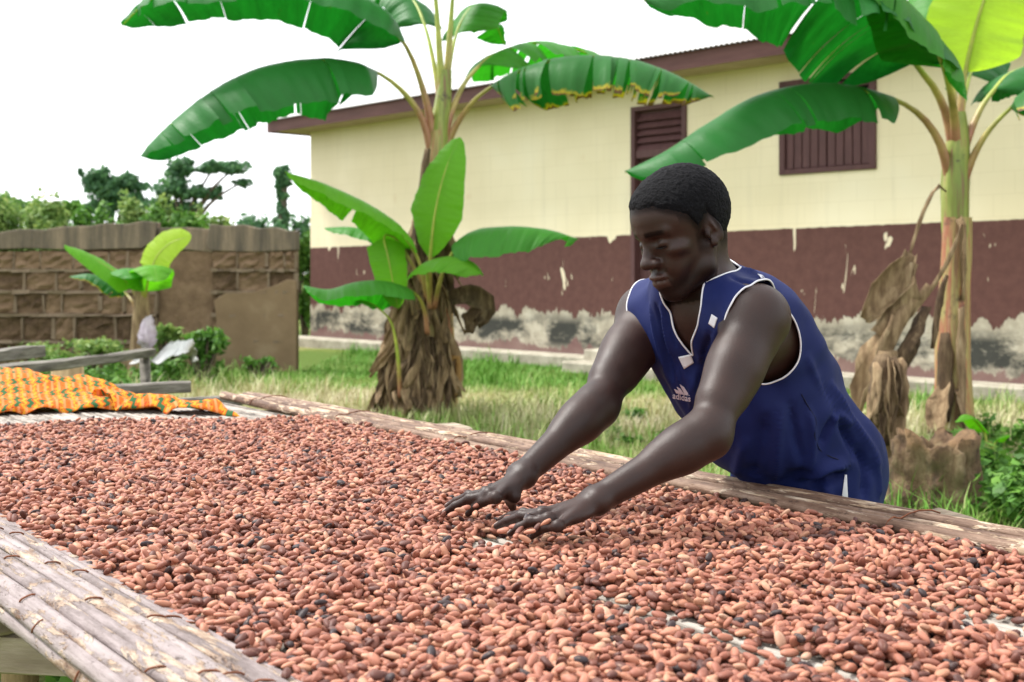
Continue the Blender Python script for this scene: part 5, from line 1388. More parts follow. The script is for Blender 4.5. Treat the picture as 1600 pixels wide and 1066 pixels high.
for SH, EL, WR in ((SHL, ELL, WRL), (SHR, ELR, WRR)):
    limb(body, SH, EL, .043, .036, .042, .45, .03)
    ax = (EL - SH) / np.linalg.norm(EL - SH)
    # biceps on the front / inner side, triceps behind
    side = fD - ax * (fD @ ax); side /= np.linalg.norm(side)
    body.cone(SH + (EL - SH) * .35 + side * .012, SH + (EL - SH) * .72 + side * .012, .036, .030, .025)
    body.cone(SH + (EL - SH) * .22 - side * .016, SH + (EL - SH) * .62 - side * .014, .036, .030, .025)
    body.cone(SH, SH + (EL - SH) * .40, .050, .034, .03)
    fw = (WR - EL) / np.linalg.norm(WR - EL)
    limb(body, EL, WR, .0345, .0225, .0355, .22, .03)
    body.cone(EL + (WR - EL) * .08 + zD * .010, EL + (WR - EL) * .40 + zD * .006, .029, .026, .025)   # brachioradialis
    body.ell(EL - fw * .006, (.031, .031, .031), None, .025)   # elbow point
    sd = np.cross(fw, zD); sd /= np.linalg.norm(sd)
    body.cone(WR - sd * .009, WR + sd * .009, .0225, .0225, .012)           # flat wrist

# ---- hands: MCP, then PIP / DIP / tip chosen so each finger bends at its knuckles
NAILS = []
def finger(S, mcp, tip, lift, r0, r1, wrist, k=.006):
    mcp, tip = np.array(mcp), np.array(tip)
    pip = mcp + (tip - mcp) * .44 + zD * lift; dip = mcp + (tip - mcp) * .76 + zD * lift * .72
    S.cone(mcp, pip, r0, r0 * .94, k); S.cone(pip, dip, r0 * .97, r0 * .86, .004); S.cone(dip, tip, r0 * .88, r1, .004)
    S.ell(pip + zD * .001, (r0 * 1.06,) * 3, None, .004)
    d = (tip - dip) / np.linalg.norm(tip - dip); NAILS.append((tip - d * .003, d, r1))
    w = wrist + (mcp - wrist) * .12
    S.cone(w, mcp, .0120, r0 * 1.08, .009)                              # metacarpal
    S.ell(mcp + zD * .0022, (r0 * 1.12,) * 3, None, .006)                # knuckle
def pz(px, py, z): Y = (CAMZ - z) * FPX / (py - HOR); return A3((px - 800) / FPX * Y, Y, z)
LH = dict(i=((.050, 2.126, .849), pz(782, 812, .822)), m=((.049, 2.100, .852), pz(776, 822, .820)), r=((.058, 2.073, .849), pz(797, 834, .820)), p=((.073, 2.050, .842), pz(831, 839, .818)))
for q, (a, b) in LH.items():
    finger(body, a, b, {'i': .005, 'm': .006, 'r': .007, 'p': .006}[q], {'i': .0084, 'm': .0086, 'r': .0082, 'p': .0074}[q], {'i': .0060, 'm': .0062, 'r': .0060, 'p': .0054}[q], WRL)
th0, th1, th2 = WRL + A3(-.022, .014, -.006), A3(.072, 2.166, .838), A3(.040, 2.192, .824)
body.cone(th0, th1, .0135, .0108, .012); body.cone(th1, th2, .0100, .0094, .005); body.cone(th2, A3(.012, 2.203, .819), .0092, .0074, .005)
RHd = dict(i=((-.028, 2.225, .857), pz(731, 803, .821)), m=((-.040, 2.246, .860), pz(695, 801, .820)), r=((-.046, 2.270, .858), pz(699, 791, .820)), p=((-.044, 2.295, .850), pz(722, 782, .820)))
for q, (a, b) in RHd.items():
    finger(body, a, b, {'i': .006, 'm': .006, 'r': .006, 'p': .005}[q], {'i': .0084, 'm': .0086, 'r': .0082, 'p': .0074}[q], {'i': .0060, 'm': .0062, 'r': .0060, 'p': .0054}[q], WRR)
th0, th1 = WRR + A3(-.010, -.018, -.006), A3(.004, 2.262, .853)
body.cone(th0, th1, .0135, .0112, .012); body.cone(th1, pz(797, 782, .834), .0105, .0095, .005); body.cone(pz(797, 782, .834), pz(801, 793, .820), .0095, .0075, .005)
NAILS.append((pz(806, 791, .820), A3(.2, -.8, -.4) / .92, .0088))
for WR, H in ((WRL, LH), (WRR, RHd)):                                    # palm
    ks = [np.array(v[0]) for v in H.values()]; c = (sum(ks) / 4 + WR) / 2
    ax = sum(ks) / 4 - WR; L_ = np.linalg.norm(ax); ax /= L_; sd = ks[3] - ks[0]; sd -= ax * (sd @ ax); sd /= np.linalg.norm(sd); nn_ = np.cross(ax, sd)
    body.ell(c - zD * .008, (.048, .032, .0135), np.stack([ax, sd, nn_]), .010)

# ---- head
def addh(S, c, r, k=1.0, mode='add', R=None): S.ell(hp(*c), np.array(r) * .01, RH if R is None else R @ RH, k * .01, mode)
def coneh(S, a, b, ra, rb, k=.8, mode='add'): S.cone(hp(*a), hp(*b), ra * .01, rb * .01, k * .01, mode)
def rotm(ax, deg):
    c, s_ = math.cos(math.radians(deg)), math.sin(math.radians(deg))
    return {'x': np.array([[1, 0, 0], [0, c, -s_], [0, s_, c]]), 'y': np.array([[c, 0, s_], [0, 1, 0], [-s_, 0, c]]), 'z': np.array([[c, -s_, 0], [s_, c, 0], [0, 0, 1]])}[ax]
SKULL = ((-.9, 0, 2.3), (9.5, 7.5, 8.5))
addh(body, *SKULL, 2)
addh(body, (3.6, 0, 2.6), (5.3, 6.2, 6.0), 3)                           # forehead
addh(body, (3.3, 0, -3.8), (5.2, 5.35, 6.3), 2.2)                        # mid face
for sg in (-1, 1):
    coneh(body, (-.2, 5.2 * sg, -5.2), (1.2, 4.8 * sg, -8.5), 1.4, 1.35, 1.8)   # ramus
    coneh(body, (1.2, 4.8 * sg, -8.5), (6.4, 1.6 * sg, -11.5), 1.35, 1.25, 1.5)  # mandible
    addh(body, (5.7, 4.4 * sg, -2.9), (2.0, 1.9, 1.3), 1.4)             # cheekbone
    addh(body, (6.3, 2.7 * sg, -6.0), (2.0, 1.8, 2.4), 1.6)             # cheek
    coneh(body, (8.3, .9 * sg, 1.05), (6.95, 4.7 * sg, .95), 1.0, .8, 1.0)     # brow
    addh(body, (9.5, 3.10 * sg, -.55), (1.75, 1.9, .85), 1.0, 'sub')   # socket
    addh(body, (6.80, 3.15 * sg, -1.25), (1.50, 1.75, 1.05), .30)            # eyeball and lids
    coneh(body, (7.85, 2.0 * sg, -2.15), (7.25, 4.4 * sg, -2.1), .16, .12, .5)  # lower lid edge
    coneh(body, (8.25, 2.0 * sg, -1.62), (7.55, 4.5 * sg, -1.72), .16, .12, .25)  # upper lid, lowered
    addh(body, (9.35, 1.55 * sg, -4.5), (1.05, .85, .82), .6)         # nostril wing
    addh(body, (9.75, .78 * sg, -5.2), (.55, .36, .36), .2, 'sub')     # nostril
addh(body, (6.5, 0, -8.3), (3.5, 3.2, 3.6), 1.6)
for sg in (-1, 1): coneh(body, (9.5, 2.45 * sg, -5.0), (8.4, 3.3 * sg, -7.6), .22, .15, .9, 'sub')   # fold beside the nose                          # muzzle
addh(body, (7.2, 0, -11.4), (1.7, 1.9, 1.3), 1.3)                     # chin
coneh(body, (8.0, 0, .4), (10.0, 0, -3.5), .80, 1.05, 1.2)               # nose bridge
addh(body, (10.55, 0, -4.2), (1.15, 1.25, 1.0), .8)                    # nose tip
addh(body, (9.3, 0, -7.1), (.95, 2.5, .62), .45); addh(body, (9.15, 0, -8.45), (.95, 2.2, .72), .45)   # lips
for sg in (-1, 1): coneh(body, (10.4, .0, -7.68), (8.2, 2.7 * sg, -7.85), .13, .10, .18, 'sub')              # mouth line
for sg in (-1, 1):
    Re = rotm('y', -14) @ rotm('z', 16 * sg)
    addh(body, (-1.3, 7.15 * sg, -2.1), (1.65, .62, 2.8), .4, 'add', Re)
    addh(body, (-1.05, 7.85 * sg, -1.7), (1.05, .50, 1.9), .25, 'sub', Re); addh(body, (-1.2, 7.55 * sg, -1.4), (.35, .35, 1.3), .3, 'add', Re); addh(body, (-.5, 7.6 * sg, -2.9), (.6, .55, .7), .25, 'sub', Re)
    addh(body, (-.6, 7.15 * sg, -4.5), (.75, .5, .8), .5, 'add', Re)
    addh(body, (.3, 7.1 * sg, -2.6), (.5, .45, .8), .4)
# ---- legs (hidden behind the table but he has to stand)
HIPL, HIPR = PEL + uD * .09 - zD * .05, PEL - uD * .09 - zD * .05
legs = []
for HP, sg in ((HIPL, 1), (HIPR, -1)):
    KN = HP + uD * .03 * sg + fD * .02 + A3(0, 0, -.40); AN = KN - fD * .05 + A3(0, 0, -.36); AN[2] = .085; legs.append((HP, KN, AN))
    limb(body, HP - zD * .05, KN, .060, .052, .064, .35, .04); limb(body, KN, AN, .054, .036, .056, .3, .03)
    TO = AN + fD * .15; TO[2] = .03; HE = AN - fD * .03; HE[2] = .04
    body.cone(HE, AN, .038, .038, .02); body.cone(AN - zD * .02, TO - fD * .02, .036, .028, .02); body.cone(TO - fD * .02 - uD * .02, TO - fD * .02 + uD * .02, .026, .026, .015)

def all_bounds(S):
    lo = np.min([S.bound(o)[0] for o in S.ops], 0) - .03; hi = np.max([S.bound(o)[1] for o in S.ops], 0) + .03; return lo, hi
CELL = 0.0026
lo, hi = all_bounds(body); 
bv, bq = surface_nets(body.ev, lo, hi, CELL)
print('body', len(bv), len(bq))
# body colour attribute: 0 skin, negative darker hair stubble/brows, positive paler nails & lips
rel = (bv - HEADC) @ RH.T * 100
f_, l_, u_ = rel[:, 0], rel[:, 1], rel[:, 2]
def sm(x, a, b): t_ = np.clip((x - a) / (b - a), 0, 1); return t_ * t_ * (3 - 2 * t_)
al = np.abs(l_)
inhead = (np.abs(rel) < 14).all(1)
brow_c = 1.55 - .012 * (al - 2.6) ** 2 * 3
brow = inhead * (f_ > 4) * sm(al, .8, 1.5) * (1 - sm(al, 4.6, 5.6)) * (1 - sm(np.abs(u_ - brow_c + .45), .32, .70))
beard = inhead * (sm(-u_, 6.5, 9.5) * sm(f_, -1, 1.5) * sm(7.5 - np.abs(u_ + 7.6), 0, 1) * np.where((al < 2.6) & (u_ > -9.3), .35, 1) + (f_ > 7.5) * (al < 2.9) * (1 - sm(np.abs(u_ + 6.0), .3, .8)) * .45)
side_b = inhead * (1 - sm(np.abs(f_ - 1.2), .6, 1.5)) * sm(-u_, -.5, .5) * (1 - sm(-u_, 4.5, 6.5)) * (al > 4.5) * .9
lips = inhead * (f_ > 8.0) * (1 - sm(al, 2.1, 2.7)) * np.maximum(1 - sm(np.abs(u_ + 7.1), .35, .6), 1 - sm(np.abs(u_ + 8.45), .45, .75))
lash = inhead * (f_ > 6.8) * (1 - sm(np.abs(u_ + 1.80), .14, .30)) * sm(al, 1.8, 2.1) * (1 - sm(al, 4.2, 4.6))
CA = [-12, -7, -3.5, -1.2, 0.0, 1.6, 3.0, 4.2, 6.2, 7.6, 8.6, 12]; CZ = [-6.4, -6.2, -4.6, 1.4, 0.6, -1.0, 1.6, 2.8, 4.2, 5.4, 5.7, 5.8]
fade = inhead * (1 - sm(np.interp(f_, CA, CZ) - u_, -.2, np.where(f_ > 5, 1.2, 2.4))) * (u_ > -8)
dark = np.clip(np.maximum.reduce([brow * .95, beard * .75, side_b * .7, lash, fade * .9]), 0, 1)
pale = lips * .16
nail_f = np.zeros(len(bv))
for (c, d, r1) in NAILS:
    q = bv - c; a = q @ d; up_ = zD - d * (zD @ d); up_ /= np.linalg.norm(up_); h = q @ up_; w_ = np.linalg.norm(q - np.outer(a, d) - np.outer(h, up_), axis=1)
    nail_f = np.maximum(nail_f, (h > r1 * .45) * (h < r1 * 1.5) * (1 - sm(np.abs(a - .001), .0055, .007)) * (1 - sm(w_, r1 * .65, r1 * .85)))
under_f = np.zeros(len(bv))
man = thing('person', 'man in blue sleeveless jersey leaning over the mat to spread beans', 'person', (PEL[0], PEL[1], 0))
mloc = np.array([PEL[0], PEL[1], 0])

t = NT('dark_skin'); oc = t.coord('Object')
n1 = t.noise(oc, 16, 4, 0.6); n2 = t.noise(oc, 240, 3, 0.6); n3 = t.noise(oc, 5, 3, .5)
c = t.ramp(t.math('ADD', t.math('MULTIPLY', n1, .5), t.math('MULTIPLY', n3, .5)), [(0.3, (0.0165, 0.0066, 0.0045)), (0.5, (0.0245, 0.0098, 0.0068)), (0.7, (0.035, 0.0144, 0.0102))])
ad = t.n('ShaderNodeAttribute', _attribute_name='dark'); ap = t.n('ShaderNodeAttribute', _attribute_name='pale'); an_ = t.n('ShaderNodeAttribute', _attribute_name='nail')
c = t.mix(ap.outputs['Fac'], c, (0.16, 0.075, 0.062)); c = t.mix(an_.outputs['Fac'], c, (0.36, 0.25, 0.21))
stub = t.math('MULTIPLY', ad.outputs['Fac'], t.ramp(t.noise(oc, 420, 2, .5), [(0.3, 0.55), (0.6, 1.0)]))
c = t.mix(stub, c, (0.004, 0.0035, 0.0035))
t.l(t.math('MULTIPLY', t.math('SUBTRACT', 1.0, t.math('MULTIPLY', ad.outputs['Fac'], .85)), .34), t.b.inputs['Specular IOR Level'])
t.color(c); t.set(Specular__IOR__Level=0.45)
t.l(t.ramp(n1, [(0.3, .40), (0.7, .52)]), t.b.inputs['Roughness'])
t.set(Subsurface__Weight=0.08, Subsurface__Scale=0.006); t.b.inputs['Subsurface Radius'].default_value = (1, .4, .25)
t.bump(t.math('ADD', t.math('ADD', n2, t.noise(oc, 900, 2, .5)), t.math('MULTIPLY', n1, .6)), 0.22, 0.0018)
SKIN = t.m
me = mesh_np('body', bv - mloc, bq)
for nm, a_ in (('dark', dark), ('pale', pale), ('nail', nail_f)):
    at = me.attributes.new(nm, 'FLOAT', 'POINT'); at.data.foreach_set('value', a_.astype(np.float32))
body_o = obj('body', me, SKIN, man)
sm_ = body_o.modifiers.new('smooth', 'SMOOTH'); sm_.factor = .4; sm_.iterations = 2

bb_ = BVHTree.FromPolygons([tuple(map(float, v)) for v in bv[inhead]] if False else [tuple(map(float, v)) for v in bv], [tuple(map(int, q)) for q in bq])
def on_face(f0, l0, u0, off=.0):
    o_ = Vector(hp(f0 + 4, l0, u0)); h = bb_.ray_cast(o_, Vector(-hf)); return None if h[0] is None else h[0] + Vector(hf) * off
LASHM = simple('black_lashes', [(0, (.003, .003, .003)), (1, (.006, .005, .005))], bump=0)
for sg in (-1, 1):
    pts = [on_face(8, l0 * sg, u0, .0003) for l0, u0 in ((1.9, -1.75), (2.5, -1.98), (3.1, -2.05), (3.7, -2.0), (4.4, -1.8))]
    if all(p_ is not None for p_ in pts):
        mb = MB(); mb.tube([p_ - Vector(mloc) for p_ in crom(pts, 16)], [.0004 + .0008 * math.sin(math.pi * k / 15) for k in range(16)], 6); mb.build('eyelashes', LASHM, man, True)
# ---- hair: close-cropped cap following the skull
hairS = SDF(); addh(hairS, (-.9, 0, 2.3), (9.95, 7.95, 8.95), 2); addh(hairS, (3.4, 0, 3.1), (5.55, 6.35, 5.9), 3)
hv, hq = surface_nets(hairS.ev, *all_bounds(hairS), .0024)
def tri(q): return np.concatenate([q[:, [0, 1, 2]], q[:, [0, 2, 3]]])
def clip(v, f, g):
    """keep where g(v) < 0, cutting triangles exactly along g = 0"""
    keep_f, newv, cache = [], [v], {}
    cur = len(v); ins = g < 0; cnt = ins[f].sum(1)
    out = [f[cnt == 3]]; extra = []
    def cut(a, b):
        nonlocal cur
        k = (a, b) if a < b else (b, a)
        if k not in cache:
            t_ = g[k[0]] / (g[k[0]] - g[k[1]]); extra.append(v[k[0]] + (v[k[1]] - v[k[0]]) * t_); cache[k] = cur; cur += 1
        return cache[k]
    add = []
    for T in f[(cnt == 1) | (cnt == 2)]:
        T = list(T); n_in = int(ins[T].sum())
        while not (ins[T[0]] and (n_in == 1 or ins[T[1]])): T = T[1:] + T[:1]
        if n_in == 1: add.append((T[0], cut(T[0], T[1]), cut(T[0], T[2])))
        else:
            p_, q_ = cut(T[1], T[2]), cut(T[0], T[2]); add += [(T[0], T[1], p_), (T[0], p_, q_)]
    allv = np.concatenate([v, np.array(extra).reshape(-1, 3)]); allf = np.concatenate([out[0], np.array(add, dtype=int).reshape(-1, 3)])
    used = np.unique(allf); mp = np.full(len(allv), -1); mp[used] = np.arange(len(used))
    return allv[used], mp[allf]
rel = (hv - HEADC) @ RH.T * 100; hfw, hll, hup = rel[:, 0], np.abs(rel[:, 1]), rel[:, 2]
# hairline: forehead, temple corner, in front of the ear, round behind it, nape
ca = [-12, -7, -3.5, -1.2, 0.0, 1.6, 3.0, 4.2, 6.2, 7.6, 8.6, 12]; cz = [-6.4, -6.2, -4.6, 1.4, 0.6, -1.0, 1.6, 2.8, 4.2, 5.4, 5.7, 5.8]
hl_line = np.interp(hfw, ca, cz)
g = (hl_line - hup) + .40 * vnoise(hv, 300, 3)
hv, hf_ = clip(hv, tri(hq), g)
rel = (hv - HEADC) @ RH.T * 100; edge_d = rel[:, 2] - np.interp(rel[:, 0], ca, cz)
lump = vnoise(hv, 330, 5) * .0011 + vnoise(hv, 150, 6) * .0009 - .0052 * (1 - sm(edge_d, -.2, 1.8))
nrm = (hv - HEADC); nrm /= np.linalg.norm(nrm, axis=1)[:, None]
hv = hv + nrm * lump[:, None]
t = NT('cropped_black_hair'); oc = t.coord('Object'); n1 = t.noise(oc, 430, 3, .7); n2 = t.noise(t.coord('Object', (1, 1, 1.7), (0, 0, 0), (0.5, 0.3, 0.4)), 230, 3, .6, .8)
f_ = t.math('ADD', t.math('MULTIPLY', n1, .5), t.math('MULTIPLY', n2, .5))
t.color(t.ramp(f_, [(0.42, (0.0012, 0.0012, 0.002)), (0.57, (0.004, 0.004, 0.0055)), (0.70, (0.030, 0.030, 0.036))])); t.set(Roughness=0.7, Specular__IOR__Level=0.10); t.bump(f_, 1.0, 0.004)
obj('hair', mesh_np('hair', hv - mloc, hf_), t.m, man)

# ---- jersey
shirtS = SDF(); build_torso(shirtS, .010)
shirtS.cone(bp(0, .01, .06), bp(0, .005, .22), .112, .112, .07)
shirtS.ell(bp(0, .022, -.05), (.142, .106, .12), RB, .06)               # loose over the hips
shirtS.ell(bp(.0, .035, .16), (.14, .125, .13), RB, .08)                # belly of the shirt hangs forward
shirtS.ell(bp(-.035, .045, .28), (.095, .080, .12), RB, .06)             # front hangs away from the ribs
for SH in (SHL, SHR):
    shirtS.cone(NB + spD * .02 - frD * .015, SH + zD * .012, .046, .040, .05)
    shirtS.cone(SHM - frD * .01, SH, .060, .055, .05); shirtS.ell(SH + zD * .002, (.060, .060, .060), None, .03)
shirtS.cone(NB - spD * .02, NB + spD * .04, .072, .066, .04)
shirtS.cone(HIPL - uD * .02 + zD * .02, HIPL - uD * .01 - zD * .16, .085, .108, .06); shirtS.cone(HIPR + uD * .02 + zD * .02, HIPR + uD * .01 - zD * .16, .085, .108, .06)
def folds(p):
    q = p - PEL; l, f, a = q @ uB, q @ frD, q @ spD
    w = 0
    # drag lines that fan from the armhole and hang from the waist
    w = w + .0065 * np.sin((a * 26 + l * 34 + 1.3 * vnoise(p, 9, 2)) * 1.0) * sm(-a, -.32, -.05)
    w = w + .0075 * np.sin(l * 55 - a * 14 + f * 20 + 1.6 * vnoise(p, 7, 4)) * (1 - sm(a, .05, .28)) * .8
    w = w + .0035 * np.sin(l * 120 + a * 9 + 1.5 * vnoise(p, 8, 6)) * sm(f, .03, .09) * sm(a, .2, .34)
    w = w + .007 * vnoise(p, 11, 7) * (1 - sm(a, .25, .42)) + .0035 * vnoise(p, 24, 8)
    return w
def shirt_fn(p): return shirtS.ev(p) - folds(p) * .9
lo, hi = all_bounds(shirtS)
sv, sq_ = surface_nets(shirt_fn, lo, hi, .0034)
sf = tri(sq_)
def cutby(g_fn):
    global sv, sf
    sv, sf = clip(sv, sf, g_fn(sv))
EYE = Vector((0, 0, CAMZ))
bvh0 = BVHTree.FromPolygons([tuple(map(float, v)) for v in sv], [tuple(map(int, q)) for q in sf])
def laf(px, py):
    h = bvh0.ray_cast(EYE, (P(px, py, 1.0) - EYE).normalized())
    if h[0] is None: return None
    q = np.array(h[0]) - PEL; return np.array([q @ uB, q @ frD, q @ spD])
def poly_sdf(x, y, poly):
    d = np.full(len(x), 1e9); inside = np.zeros(len(x), bool); n = len(poly)
    for i in range(n):
        ax, ay = poly[i]; bx, by = poly[(i + 1) % n]; ex, ey = bx - ax, by - ay
        t_ = np.clip(((x - ax) * ex + (y - ay) * ey) / (ex * ex + ey * ey), 0, 1)
        d = np.minimum(d, np.hypot(x - ax - t_ * ex, y - ay - t_ * ey))
        c_ = ((ay <= y) & (by > y)) | ((by <= y) & (ay > y)); xi = ax + (y - ay) / np.where(abs(by - ay) < 1e-9, 1e-9, by - ay) * ex
        inside ^= c_ & (x < xi)
    return np.where(inside, -d, d)
def smooth_poly(pts, n=5):
    c_ = crom([Vector((p_[0], p_[1], 0)) for p_ in pts] + [Vector((pts[0][0], pts[0][1], 0))], len(pts) * n)
    return [(v_.x, v_.y) for v_ in c_[:-1]]
lSH = (SHL - SHM) @ uB; aSH = ((SHL - PEL) @ spD + (SHR - PEL) @ spD) / 2; fSH = ((SHL - PEL) @ frD + (SHR - PEL) @ frD) / 2
print('shoulder l a f', lSH, aSH, fSH)
for nm, px, py in (('V', 1082, 556), ('Vl', 1047, 465), ('Vr', 1105, 500), ('AL', 1195, 612), ('ALb', 1258, 560), ('ALb3', 1250, 500), ('ALt', 1192, 456), ('ARt', 1000, 448), ('AR', 1008, 520), ('AR3', 1022, 548), ('ALf', 1130, 520)):
    print(nm, laf(px, py))
ARMH = smooth_poly([(0, .53), (.035, .525), (.053, .50), (.053, .45), (.057, .38), (.050, .312), (.028, .290), (-.024, .298), (-.058, .335), (-.074, .385), (-.070, .44), (-.045, .50)])
def arm_g(sg):
    SH = SHL if sg > 0 else SHR; df, da = (SH - PEL) @ frD - fSH, (SH - PEL) @ spD - aSH
    smx = lambda x, y, k: np.maximum(x, y) + np.maximum(k - np.abs(x - y), 0) ** 2 / (4 * k)
    def g_(p):
        q = p - PEL; l, f, a = (q @ uB) * sg, q @ frD - df, q @ spD - da
        e = -poly_sdf(f, a, ARMH)
        hole = -smx(-e, -(l - (.090 + np.clip(a - .45, 0, .1) * .85)), .03)
        cap = -smx(-(l - (lSH + (.020 if sg > 0 else .006))), -(a - (aSH - .06)), .03)
        return smx(hole, cap, .025)
    return g_
cutby(arm_g(1)); cutby(arm_g(-1))
nk_d = (hp(-2.0, 0, -4) - NB); nk_d /= np.linalg.norm(nk_d)
vb = laf(1082, 556)
def neck_g(p):
    q = p - NB - uB * .010; a = q @ nk_d; r_ = np.linalg.norm(q - np.outer(a, nk_d), axis=1)
    round_cut = np.where(a > -.05, .073 - r_, -1)
    b = (p - PEL) @ spD; l = (p - PEL) @ uB; f = (p - PEL) @ frD
    vv = np.where(f > -.03, -poly_sdf(l, b, VNECK), -1)
    return np.maximum(round_cut, vv)
VNECK = [(vb[0], vb[2] - .004), (.030, .475), (.058, .505), (.072, .53), (.078, .60), (-.02, .60), (-.010, .53), (-.004, .48)]
cutby(neck_g)
cutby(lambda p: (.70 - p[:, 2]) + 0 * p[:, 0])                            # hem
# keep the largest connected piece
def largest(v, f):
    lab = np.arange(len(v))
    for _ in range(400):
        m = lab[f].min(1); new = lab.copy(); np.minimum.at(new, f.ravel(), np.repeat(m, 3)); new = new[new]
        if (new == lab).all(): break
        lab = new
    u_, c_ = np.unique(lab[f[:, 0]], return_counts=True); k = u_[c_.argmax()]; f = f[lab[f[:, 0]] == k]
    used = np.unique(f); mp = np.full(len(v), -1); mp[used] = np.arange(len(used)); return v[used], mp[f]
sv, sf = largest(sv, sf)
def vnormals(v, f):
    n_ = np.cross(v[f[:, 1]] - v[f[:, 0]], v[f[:, 2]] - v[f[:, 0]]); out = np.zeros_like(v)
    for k in range(3): np.add.at(out, f[:, k], n_)
    return out / (np.linalg.norm(out, axis=1)[:, None] + 1e-12)
sn = vnormals(sv, sf)
if ((sv - PEL - spD * .25) * sn).sum() < 0: sn = -sn
disp = np.zeros(len(sv))
for pts, amp, w_ in (
    ([(1252, 745), (1280, 736), (1299, 729), (1328, 727)], .011, .012), ([(1258, 756), (1285, 750), (1322, 740)], -.011, .013),
    ([(1300, 660), (1314, 651), (1330, 668)], .007, .009), ([(1283, 695), (1295, 668), (1303, 650)], -.009, .009), ([(1318, 668), (1332, 700), (1336, 722)], -.006, .009),
    ([(1218, 640), (1214, 700), (1212, 752)], .007, .013), ([(1196, 655), (1186, 700), (1178, 748)], -.007, .012), ([(1236, 635), (1246, 690), (1254, 735)], -.007, .010), ([(1165, 690), (1150, 742)], .007, .011),
    ([(1262, 640), (1270, 690), (1262, 735)], .006, .010), ([(1282, 600), (1325, 680), (1362, 742)], -.008, .011), ([(1300, 602), (1345, 676), (1378, 735)], .007, .010), ([(1262, 560), (1292, 620), (1312, 650)], .005, .010),
    ([(1345, 700), (1352, 740), (1350, 782)], -.008, .010), ([(1366, 715), (1372, 750), (1374, 782)], .006, .010), ([(1290, 755), (1296, 785)], .007, .010),
    ([(1016, 478), (1026, 530), (1042, 590)], .0045, .006), ([(1025, 478), (1036, 530), (1052, 600)], -.006, .0055), ([(1034, 478), (1046, 540), (1064, 610)], .005, .006), ([(1042, 478), (1056, 545)], -.0045, .005),
    ([(1108, 522), (1098, 570), (1090, 620)], -.007, .007), ([(1095, 560), (1084, 600), (1078, 650)], .006, .008), ([(1120, 515), (1112, 560), (1104, 600)], .004, .006), ([(1050, 590), (1068, 640), (1080, 690)], -.005, .008),
    ([(1150, 420), (1180, 430), (1205, 455)], .006, .010), ([(1145, 432), (1165, 440), (1190, 452)], -.005, .007), ([(1210, 430), (1240, 470), (1262, 520)], .004, .010)):
    q = [laf(*p_) for p_ in pts]
    if any(x is None for x in q): continue
    c_ = np.array([(v_.x, v_.y, v_.z) for v_ in crom([Vector(bp(*x)) for x in q], 24)])
    d2 = np.full(len(sv), 1e9); u2 = np.zeros(len(sv))
    for k_, pt in enumerate(c_):
        dd = ((sv - pt) ** 2).sum(1); m_ = dd < d2; d2[m_] = dd[m_]; u2[m_] = k_ / 23
    disp += 1.45 * amp * np.exp(-d2 / w_ ** 2) * np.clip(np.sin(np.pi * np.clip(u2 * .9 + .08, 0, 1)) * 1.6, 0, 1)
tilt_ = sn + 0
sv = sv + sn * disp[:, None]
print('shirt', len(sv), len(sf))
t = NT('navy_jersey'); oc = t.coord('Object'); n1 = t.noise(oc, 7, 3, .5)
mesh_ = t.n('ShaderNodeTexWave', _wave_type='BANDS', _bands_direction='Z', Scale=190, Distortion=.4); t.l(oc, mesh_.inputs['Vector'])
c = t.ramp(n1, [(0.3, (0.0040, 0.0095, 0.066)), (0.7, (0.0056, 0.0125, 0.084))])
c = t.mix(t.math('MULTIPLY', mesh_.outputs['Fac'], .18), c, (0.010, 0.018, 0.10))
t.color(c); t.set(Roughness=.72, Specular__IOR__Level=.22);  t.bump(mesh_.outputs['Fac'], .25, .0008)
JERSEY = t.m
WHITE = simple('white_trim', [(0.3, (0.62, 0.62, 0.66)), (0.7, (0.74, 0.74, 0.78))], 30, rough=.6, bump=.1, bdist=.001)
def boundary_loops(f):
    e = np.concatenate([f[:, [0, 1]], f[:, [1, 2]], f[:, [2, 0]]]); ks = e.min(1) * 10 ** 7 + e.max(1)
    u_, inv, c_ = np.unique(ks, return_inverse=True, return_counts=True); be = e[c_[inv] == 1]
    nxt = {int(a): int(b) for a, b in be}; loops = []
    while nxt:
        a0, cur_ = next(iter(nxt.items())); loop = [a0]; del nxt[a0]
        while cur_ in nxt: loop.append(cur_); cur_ = nxt.pop(cur_)
        if len(loop) > 60: loops.append(loop)
    return loops
LOOPS = []
for lp in boundary_loops(sf):
    pts = sv[lp].copy()
    if pts[:, 2].max() < .78: continue                                     # hem
    for _ in range(40): pts = (np.roll(pts, 1, 0) + pts * 2 + np.roll(pts, -1, 0)) / 4
    sv[lp] = pts; LOOPS.append(lp)
me = mesh_np('jersey', sv - mloc, sf)
jersey = obj('jersey', me, JERSEY, man)
so_ = jersey.modifiers.new('cloth', 'SOLIDIFY'); so_.thickness = .003; so_.offset = -1
# piping along the neck and arm openings
for lp in LOOPS:
    pts = sv[lp][::3]; pts = np.concatenate([pts, pts[:1]])
    mb = MB(); mb.tube([Vector(q - mloc) for q in pts], .0018, 7, False); mb.build('piping', WHITE, jersey, True)

